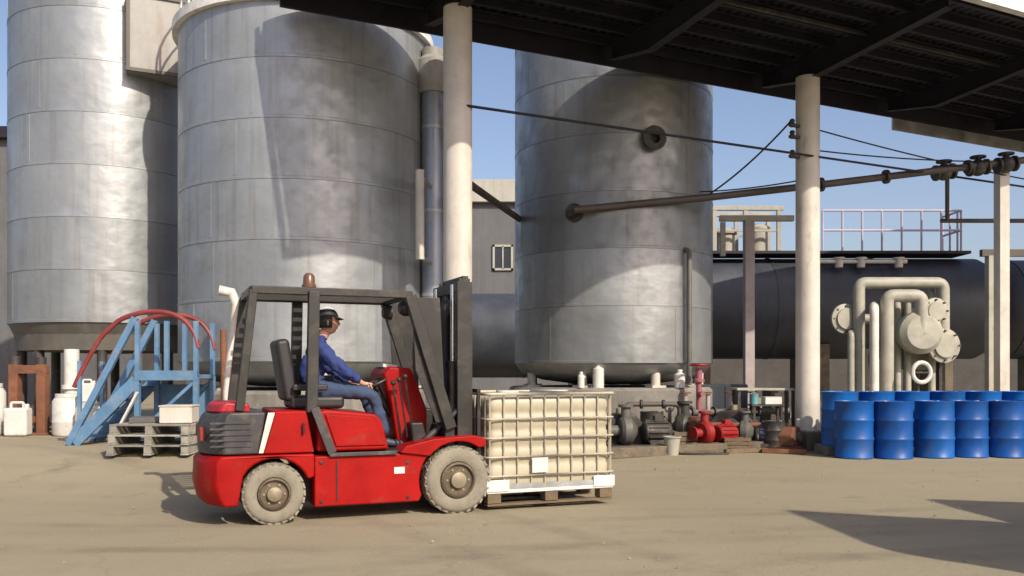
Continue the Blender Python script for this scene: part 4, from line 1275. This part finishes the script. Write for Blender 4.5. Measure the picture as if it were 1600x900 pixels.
# seat
m = MB().box((-.42, 0, 1.06), (.50, .50, .12))
m.build('seat_cushion', 'vinyl', fk, bevel=.04, seg=3)
m = MB().box((-.70, 0, 1.36), (.13, .48, .58), mat=Matrix.Rotation(-.16, 3, 'Y'))
m.build('seat_back', 'vinyl', fk, bevel=.045, seg=3)
for sy in (-1, 1):
    MB().box((-.50, sy * .29, 1.20), (.32, .05, .06)).build('arm_rest', 'vinyl', fk, bevel=.015)
# red front cowl with instruments, steering column and wheel
m = MB().prism([(.36, .62), (.30, 1.00), (.22, 1.32), (.28, 1.40), (.50, 1.38), (.66, .98), (.66, .62)], -.16, .44)
cwl = m.build('front_cowl', 'red', fk, bevel=.03, seg=3)
MB().box((.33, .16, 1.40), (.15, .30, .035), mat=Matrix.Rotation(.1, 3, 'Y')).build('instrument_panel', 'white', cwl, bevel=.006)
MB().prism([(.46, .64), (.44, .86), (.57, .86), (.62, .64)], -.34, -.17).build('cowl_side', 'black', cwl, bevel=.02)
SWC = Vector((.17, .0, 1.235))
SWN = Vector((-.42, 0, .91)).normalized()
sx_, sy_, _ = frame_from(SWN)
m = MB().tube([SWC + (sx_ * math.cos(i * math.pi / 12) + sy_ * math.sin(i * math.pi / 12)) * .175 for i in range(25)], .014, 8, caps=False)
for a in (0.5, 2.6, 4.7):
    m.tube([SWC, SWC + (sx_ * math.cos(a) + sy_ * math.sin(a)) * .175], .011, 6)
m.lathe([(.05, -.03), (.05, .012), (.001, .02)], SWC, SWN, 16)
m.build('steering_wheel', 'black', fk)
MB().tube([SWC - SWN * .02, SWC - SWN * .22, (.40, 0, .80)], .03, 10).build('steering_column', 'black', fk)
for k, (x, y) in enumerate(((.22, -.30), (.27, -.33), (.32, -.36))):
    m = MB().tube([(x + .14, y, .72), (x + .06, y, 1.22 + .03 * k)], .010, 6).ball((x + .06, y, 1.24 + .03 * k), .026, 10, 6)
    m.build('hydraulic_lever', 'black', fk)
# mast
def channel(x, y, z0, z1, w, d, sy, t=.016):
    m = MB()
    zc, h = (z0 + z1) / 2, z1 - z0
    m.box((x, y, zc), (w, t, h))
    m.box((x - w / 2 + t / 2, y - sy * d / 2, zc), (t, d, h)).box((x + w / 2 - t / 2, y - sy * d / 2, zc), (t, d, h))
    return m
for sy in (-1, 1):
    channel(.97, sy * .39, .16, 2.22, .15, .08, sy).build('outer_mast', 'frame_dark', fk)
    channel(.99, sy * .315, .14, 2.26, .115, .055, sy).build('inner_mast', 'black', fk)
    MB().tube([(.885, sy * .27, .2), (.885, sy * .27, 1.45)], .038, 12).build('lift_cylinder', 'black', fk)
    MB().tube([(.885, sy * .27, 1.45), (.885, sy * .27, 2.2)], .022, 10).build('lift_rod', 'chrome', fk)
    MB().tube([(.55, sy * .34, .66), (.93, sy * .34, .98)], .035, 10).build('tilt_cylinder', 'black', fk)
    m = MB()
    for k in range(2):
        m.bar((.93 + k * .04, sy * .18, .5), (.93 + k * .04, sy * .18, 2.18), .03, .012)
    m.build('lift_chain', 'black', fk)
for z, hh in ((2.17, .10), (1.42, .07), (.42, .12)):
    MB().box((.905, 0, z), (.03, .80, hh)).build('mast_crossmember', 'frame_dark', fk, bevel=.005)
MB().box((1.0, 0, 2.25), (.06, .66, .07)).build('mast_crossmember', 'black', fk, bevel=.005)
for y in (-.10, -.06, .06, .10):
    bend([(.87, y, .6), (.86, y, 1.9), (.93, y * 1.2, 2.12), (1.0, y * 1.2, 1.9), (1.0, y * 1.2, .8)], .013, 6, .1).build('hydraulic_hose', 'vinyl', fk)
# carriage, load guard and forks
for z in (.22, .56):
    MB().box((1.085, 0, z), (.05, .96, .10)).build('carriage_bar', 'black', fk, bevel=.006)
for y in (-.30, .30):
    MB().box((1.065, y, .39), (.06, .08, .46)).build('carriage_plate', 'black', fk)
for y in (-.46, -.23, 0, .23, .46):
    MB().box((1.085, y, .88), (.03, .03, .54)).build('load_guard_bar', 'black', fk)
MB().box((1.085, 0, 1.16), (.035, .95, .035)).build('load_guard_bar', 'black', fk)
LIFT = .035
for y in (-.27, .27):
    m = MB().prism([(1.11, LIFT + .025), (1.11, .62), (1.15, .62), (1.15, LIFT + .065), (2.20, LIFT + .04), (2.20, LIFT + .025)], y - .055, y + .055)
    m.build('fork', 'black', fk, bevel=.004)
# dark side plates between guard and mast
for sy in (-1, 1):
    y = sy * .44
    MB().prism([(.42, ZG - .02), (.70, ZG - .02), (.76, .86), (.66, .86), (.46, 1.36)], y - .008, y + .008).build('mast_screen', 'frame_dark', fk, bevel=.004)
MB().box((.28, -.534, .43), (.10, .006, .06)).build('data_plate', 'white', fk)
MB().box((-.30, -.534, .36), (.012, .008, .36)).build('panel_joint', 'black', chs)
for x, z in ((-.44, .18), (-.44, .53), (.36, .18), (.36, .50)):
    MB().lathe([(.016, 0), (.016, .01), (.001, .012)], (x, -.531, z), (0, -1, 0), 8).build('bolt', 'black', chs)
MB().tube([(-.60, -.545, .80), (-.60, -.56, .80), (-.60, -.56, .88), (-.60, -.545, .88)], .01, 6).build('latch', 'black', fk)
# tail lights
for y in (-.36, .36):
    MB().box((-1.452, y, .80), (.03, .09, .12)).build('tail_light', 'pump_red', fk, bevel=.008)

# ------------------------------------------------------------------ caged tote on the forks
RM = Matrix.Rotation(FYAW, 3, 'Z')
IBX = 1.84
ib_loc = Vector(FL) + RM @ Vector((IBX, 0, 0)) + Vector((0, 0, LIFT))
ib = thing('caged_tote', ib_loc, 'cream plastic liquid tote in a tube cage, carried on the forks', 'tote', None, FYAW, local=True)
W, Dp = 1.36, 1.04
ib.scale = (1, 1, .975)
# pallet base
for x in (-W / 2 + .07, 0, W / 2 - .07):
    for y in (-Dp / 2 + .06, 0, Dp / 2 - .06):
        MB().box((x, y, .078), (.14, .12, .10)).build('foot_block', 'wood', ib, bevel=.006)
for y in (-Dp / 2 + .06, 0, Dp / 2 - .06):
    MB().box((0, y, .012), (W, .11, .022)).build('runner', 'wood', ib, bevel=.004)
base_ = MB().box((0, 0, .145), (W + .02, Dp + .02, .035)).build('base_plate', 'white_steel', ib, bevel=.006)
for sx, sy in ((-1, -1), (-1, 1), (1, -1), (1, 1)):
    MB().box((sx * (W / 2 - .10), sy * (Dp / 2 + .013), .205), (.24, .016, .115)).build('corner_guard', 'white_steel', ib, bevel=.004)
m = MB()
for sy in (-1, 1):
    m.box((0, sy * (Dp / 2), .19), (W + .01, .012, .06))
for sx in (-1, 1):
    m.box((sx * (W / 2), 0, .19), (.012, Dp - .02, .06))
m.build('base_band', 'galv', ib)
# bottle: rounded box with moulded ribs
def bottle():
    m = MB()
    w2, d2, n = W / 2 - .014, Dp / 2 - .014, 56
    prof = [(.165, .985), (.185, 1.0), (.30, 1.0)]
    for k in range(4):
        zc = .42 + k * .17
        prof += [(zc - .035, 1.0), (zc - .02, .985), (zc + .02, .985), (zc + .035, 1.0)]
    prof += [(1.02, 1.0), (1.06, .985), (1.085, .95), (1.09, .90)]
    vs_, fs = [], []
    for z, s in prof:
        for k in range(n):
            a = 2 * math.pi * (k + .5) / n
            c, sn = math.cos(a), math.sin(a)
            e = 0.13
            x = math.copysign(abs(c) ** e, c) * w2
            y = math.copysign(abs(sn) ** e, sn) * d2
            vs_.append((x * s, y * s, z))
    for i in range(len(prof) - 1):
        for k in range(n):
            k2 = (k + 1) % n
            fs.append((i * n + k, i * n + k2, (i + 1) * n + k2, (i + 1) * n + k))
    fs.append(tuple(reversed(range(n))))
    fs.append(tuple(range((len(prof) - 1) * n, len(prof) * n)))
    return m.add(vs_, fs)
bottle().build('bottle', 'ibc', ib, sharp=45)
MB().lathe([(.115, 1.085), (.115, 1.135), (.10, 1.145), (.001, 1.145)], (-.28, -.05, 0), (0, 0, 1), 24).build('lid', 'white', ib)
MB().box((.0, -.2, 1.105), (.3, .22, .025)).build('top_plate', 'galv', ib)
# cage tubes
vb0 = MB().tube([(0, 0, .165), (0, 0, 1.12)], .0085, 8).build('cage_bar', 'ibc_cage', ib)
first = True
def cbar(x, y):
    global first
    o = vb0 if first else share(vb0, ib, (0, 0, 0))
    first = False
    o.location = (x, y, 0)
nx_, ny_ = 10, 7
for i in range(nx_):
    x = -W / 2 + .02 + (W - .04) * i / (nx_ - 1)
    for sy in (-1, 1): cbar(x, sy * (Dp / 2))
for i in range(ny_):
    y = -Dp / 2 + .07 + (Dp - .14) * i / (ny_ - 1)
    for sx in (-1, 1): cbar(sx * (W / 2), y)
for z in (.30, .49, .68, .87, 1.12):
    c = .05
    a, b = W / 2 + .018, Dp / 2 + .018
    bend([(0, -b, z), (a, -b, z), (a, b, z), (-a, b, z), (-a, -b, z), (0, -b, z)], .0095 if z < 1 else .016, 8, .06).build('cage_ring', 'ibc_cage', ib)
for x in (-.18, .22):
    MB().tube([(x, -Dp / 2, 1.125), (x, Dp / 2, 1.125)], .014, 8).build('top_bar', 'galv', ib)
MB().box((-.14, -Dp / 2 - .032, .40), (.17, .006, .15)).build('label_plate', 'white', ib)
m = MB().tube([(W / 2 + .0, 0, .23), (W / 2 + .12, 0, .23)], .04, 12).lathe([(.055, .0), (.055, .03)], (W / 2 + .1, 0, .23), (1, 0, 0), 14)
m.build('outlet_valve', 'black', ib)

# ------------------------------------------------------------------ driver
pn = thing('person', Vector(FL) + RM @ Vector((-.42, 0, 0)) + Vector((0, 0, 1.12)),
           'person in blue jacket and jeans, dark cap with white crown, seated driving the forklift', 'person', None, FYAW, local=True)
OFF = Vector((.42, 0, -1.12))
def skin_part(name, verts, edges, mat, parent, sub=2):
    me = bpy.data.meshes.new(name)
    me.from_pydata([tuple(Vector(v[:3]) + OFF) for v in verts], edges, [])
    o = bpy.data.objects.new(name, me)
    COL.objects.link(o)
    o.parent = parent
    sk = o.modifiers.new('skin', 'SKIN')
    sk.use_smooth_shade = True
    sk.branch_smoothing = 0.6
    if not me.skin_vertices:
        bm = bmesh.new(); bm.from_mesh(me)
        bm.verts.layers.skin.verify()
        bm.to_mesh(me); bm.free()
    for i, v in enumerate(verts):
        r = v[3]
        d = me.skin_vertices[0].data[i]
        d.radius = (r, v[4] if len(v) > 4 else r)
        d.use_root = (i == 0)
    if sub:
        s = o.modifiers.new('sub', 'SUBSURF')
        s.levels = s.render_levels = sub
    me.materials.append(M[mat])
    return o
def chain(vl, el, pts, start=None):
    prev = start
    for p in pts:
        vl.append(p)
        i = len(vl) - 1
        if prev is not None: el.append((prev, i))
        prev = i
    return prev
# hands gripping the wheel rim
def rimpt(a, r=.175): return SWC + (sx_ * math.cos(a) + sy_ * math.sin(a)) * r
ang_r = ang_l = None
best = {}
for i in range(72):
    a = i * math.pi / 36
    p = rimpt(a)
    for s in (-1, 1):
        sc = (p - Vector((.08, s * .145, p.z))).length
        if s not in best or sc < best[s][0]: best[s] = (sc, a)
grip = {s: rimpt(best[s][1]) for s in (-1, 1)}
wr = {s: grip[s] + Vector((-.075, s * .035, .045)) for s in (-1, 1)}
# body (skin): trunk core, neck, arms and hands in one mesh
v, e = [], []
i0 = chain(v, e, [(-.42, 0, 1.17, .10)])
i1 = chain(v, e, [(-.43, 0, 1.32, .09), (-.41, 0, 1.48, .10), (-.385, 0, 1.60, .075)], i0)
nk = chain(v, e, [(-.35, 0, 1.655, .066), (-.33, 0, 1.70, .064), (-.31, 0, 1.75, .062)], i1)
for s in (-1, 1):
    sh = chain(v, e, [(-.385, s * .13, 1.585, .055), (-.37, s * .19, 1.55, .05)], i1)
    el_ = (-.17, s * .265, 1.34)
    k = chain(v, e, [(*el_, .038)], sh)
    w = wr[s]
    k = chain(v, e, [(*(Vector(el_).lerp(w, .55)), .034), (*w, .026)], k)
    palm = grip[s] + Vector((-.028, s * .012, .028))
    k = chain(v, e, [(*palm, .026, .018)], k)
    tang = (rimpt(best[s][1] + .05) - rimpt(best[s][1] - .05)).normalized()
    for f in range(4):
        o_ = tang * (.022 * (f - 1.5))
        L_ = (1.0, 1.08, 1.04, .86)[f]
        c = grip[s] + o_
        rad = (c - SWC); rad = (rad - SWN * rad.dot(SWN)).normalized()
        p1 = c + SWN * .022 + rad * .012 * L_
        p2 = c + SWN * .010 - rad * (-.024) * L_
        p3 = c - SWN * .018 + rad * .016 * L_
        p1 = c + SWN * .024 + rad * (-.004)
        chain(v, e, [(*p1, .0095), (*p2, .009), (*p3, .008), (*(c - SWN * .022 - rad * .004), .007)], k)
    th = palm - tang * .03
    c = grip[s] - tang * .045
    rad = (c - SWC).normalized()
    chain(v, e, [(*(th + SWN * .004), .011), (*(c + SWN * .018 - rad * .012), .0095), (*(c - SWN * .006 - rad * .02), .008)], k)
fold = bpy.data.textures.new('folds', 'CLOUDS')
fold.noise_scale = 0.075
fold.noise_depth = 2
def folds(o, k):
    d = o.modifiers.new('folds', 'DISPLACE')
    d.texture = fold
    d.strength = k
    d.mid_level = .5
body = skin_part('body', v, e, 'skin', pn, 2)
# head: sculpted from an ellipsoid with brow, nose, chin, plus neck join; merged look through shared skin tone
HC = Vector((-.285, 0, 1.822)) + OFF
hm = MB()
n1, n2 = 28, 20
for i in range(n2 + 1):
    th = math.pi * i / n2
    for k in range(n1):
        ph = 2 * math.pi * k / n1
        x, y, z = math.sin(th) * math.cos(ph), math.sin(th) * math.sin(ph), math.cos(th)
        X, Y, Z = x * .098, y * .077, z * .122
        if z < -.1: X *= 1 + .10 * z * (1 if x < 0 else -.25); Y *= 1 + .28 * z
        if x < 0 and z < -.35: X *= .8
        f = max(0, x)
        Y_ = abs(y)
        X += .026 * math.exp(-(Y_ / .16) ** 2 - ((z + .12) / .16) ** 2) * f       # nose
        X += .008 * math.exp(-(Y_ / .5) ** 2 - ((z - .16) / .08) ** 2) * f         # brow
        X -= .010 * math.exp(-((Y_ - .38) / .16) ** 2 - ((z - .02) / .09) ** 2) * f  # sockets
        X += .006 * math.exp(-(Y_ / .3) ** 2 - ((z + .46) / .07) ** 2) * f         # lips
        X += .012 * math.exp(-(Y_ / .3) ** 2 - ((z + .80) / .16) ** 2) * f         # chin
        hm.v.append((HC.x + X, HC.y + Y, HC.z + Z))
for i in range(n2):
    for k in range(n1):
        k2 = (k + 1) % n1
        hm.f.append((i * n1 + k, i * n1 + k2, (i + 1) * n1 + k2, (i + 1) * n1 + k))
for s in (-1, 1):
    hm.ball((HC.x - .012, HC.y + s * .078, HC.z - .008), (.022, .012, .034), 12, 8)
head = hm.build('head', 'skin', body, sharp=80, local=True)
em = MB()
for s in (-1, 1):
    em.ball((HC.x + .078, HC.y + s * .030, HC.z + .004), (.010, .013, .008), 10, 6)
em.build('eye', 'eye', head, local=True)
MB().ball((HC.x + .088, HC.y, HC.z - .057), (.008, .024, .006), 12, 6).build('mouth', 'lip', head, local=True)
# hair: shell at back and sides
hr = MB()
for i in range(11):
    th = math.pi * (.12 + .52 * i / 10)
    for k in range(25):
        ph = math.pi * (.42 + 1.16 * k / 24)
        g = 1.06 + .015 * math.sin(k * 5.1 + i * 3.3)
        hr.v.append((HC.x + math.sin(th) * math.cos(ph) * .102 * g, HC.y + math.sin(th) * math.sin(ph) * .081 * g, HC.z + math.cos(th) * .126 * g))
for i in range(10):
    for k in range(24):
        hr.f.append((i * 25 + k, i * 25 + k + 1, (i + 1) * 25 + k + 1, (i + 1) * 25 + k))
h_o = hr.build('hair', 'hair', pn, sharp=80, local=True)
so = h_o.modifiers.new('solid', 'SOLIDIFY'); so.thickness = .008; so.offset = 0
# cap: dark band and peak, white crown
def capring(z0f, z1f, g, name, mat, n=8):
    m = MB()
    prof = []
    for i in range(n + 1):
        t = z0f + (z1f - z0f) * i / n
        prof.append((math.sin(t), math.cos(t)))
    for r, z in prof:
        for k in range(32):
            a = 2 * math.pi * k / 32
            m.v.append((HC.x + r * math.cos(a) * .108 * g - .004, HC.y + r * math.sin(a) * .088 * g, HC.z + .012 + z * .130 * g))
    for i in range(n):
        for k in range(32):
            m.f.append((i * 32 + k, i * 32 + (k + 1) % 32, (i + 1) * 32 + (k + 1) % 32, (i + 1) * 32 + k))
    return m.build(name, mat, pn, sharp=70, local=True)
cp = capring(.62, 1.28, 1.03, 'cap', 'hair')
c2 = capring(.02, .66, 1.035, 'crown', 'capwhite'); c2.parent = cp
pk = MB()
for i in range(5):
    for k in range(13):
        a = -1.0 + 2.0 * k / 12
        rr = 1.0 + .48 * i / 4 * math.cos(a * .9)
        pk.v.append((HC.x + .104 * rr * math.cos(a), HC.y + .088 * math.sin(a) * (1 + .1 * i / 4), HC.z + .050 - .018 * (i / 4) - .012 * abs(math.sin(a))))
for i in range(4):
    for k in range(12):
        pk.f.append((i * 13 + k, i * 13 + k + 1, (i + 1) * 13 + k + 1, (i + 1) * 13 + k))
p_o = pk.build('peak', 'hair', cp, sharp=80, local=True)
so = p_o.modifiers.new('solid', 'SOLIDIFY'); so.thickness = .006
# jacket
v, e = [], []
j0 = chain(v, e, [(-.44, 0, 1.22, .155, .135)])
j1 = chain(v, e, [(-.45, 0, 1.34, .155, .135), (-.43, 0, 1.48, .165, .14), (-.40, 0, 1.58, .12, .11)], j0)
chain(v, e, [(-.36, 0, 1.665, .082), (-.345, 0, 1.695, .078)], j1)
for s in (-1, 1):
    sh = chain(v, e, [(-.39, s * .15, 1.575, .088), (-.36, s * .20, 1.53, .078)], j1)
    el_ = Vector((-.17, s * .265, 1.34))
    k = chain(v, e, [(*Vector((-.36, s * .20, 1.53)).lerp(el_, .5), .068), (*el_, .060), (*(el_.lerp(wr[s], .5)), .050), (*(el_.lerp(wr[s], .88)), .042)], sh)
jk = skin_part('jacket', v, e, 'jacket', pn, 3)
folds(jk, .055)
MB().prism([(-.31 + OFF.x, 1.40 + OFF.z), (-.275 + OFF.x, 1.42 + OFF.z), (-.285 + OFF.x, 1.61 + OFF.z), (-.33 + OFF.x, 1.61 + OFF.z)], -.045, .045).build('shirt', 'shirt', pn, bevel=.012, local=True)
# jeans
v, e = [], []
p0 = chain(v, e, [(-.44, 0, 1.20, .14, .14)])
for s in (-1, 1):
    chain(v, e, [(-.36, s * .10, 1.175, .098), (-.14, s * .145, 1.165, .085), (.09, s * .175, 1.135, .068), (.135, s * .175, 1.08, .064), (.18, s * .175, .92, .058), (.245, s * .165, .72, .048)], p0)
folds(skin_part('trousers', v, e, 'jeans', pn, 3), .03)
for s in (-1, 1):
    v, e = [], []
    chain(v, e, [(.235, s * .165, .70, .045), (.245, s * .165, .665, .05, .045), (.32, s * .168, .655, .045, .04), (.42, s * .172, .645, .04, .03), (.46, s * .172, .643, .03, .024)])
    skin_part('shoe', v, e, 'shoe', pn, 2)

for o in bpy.data.objects:
    if '_local' in o: del o['_local']
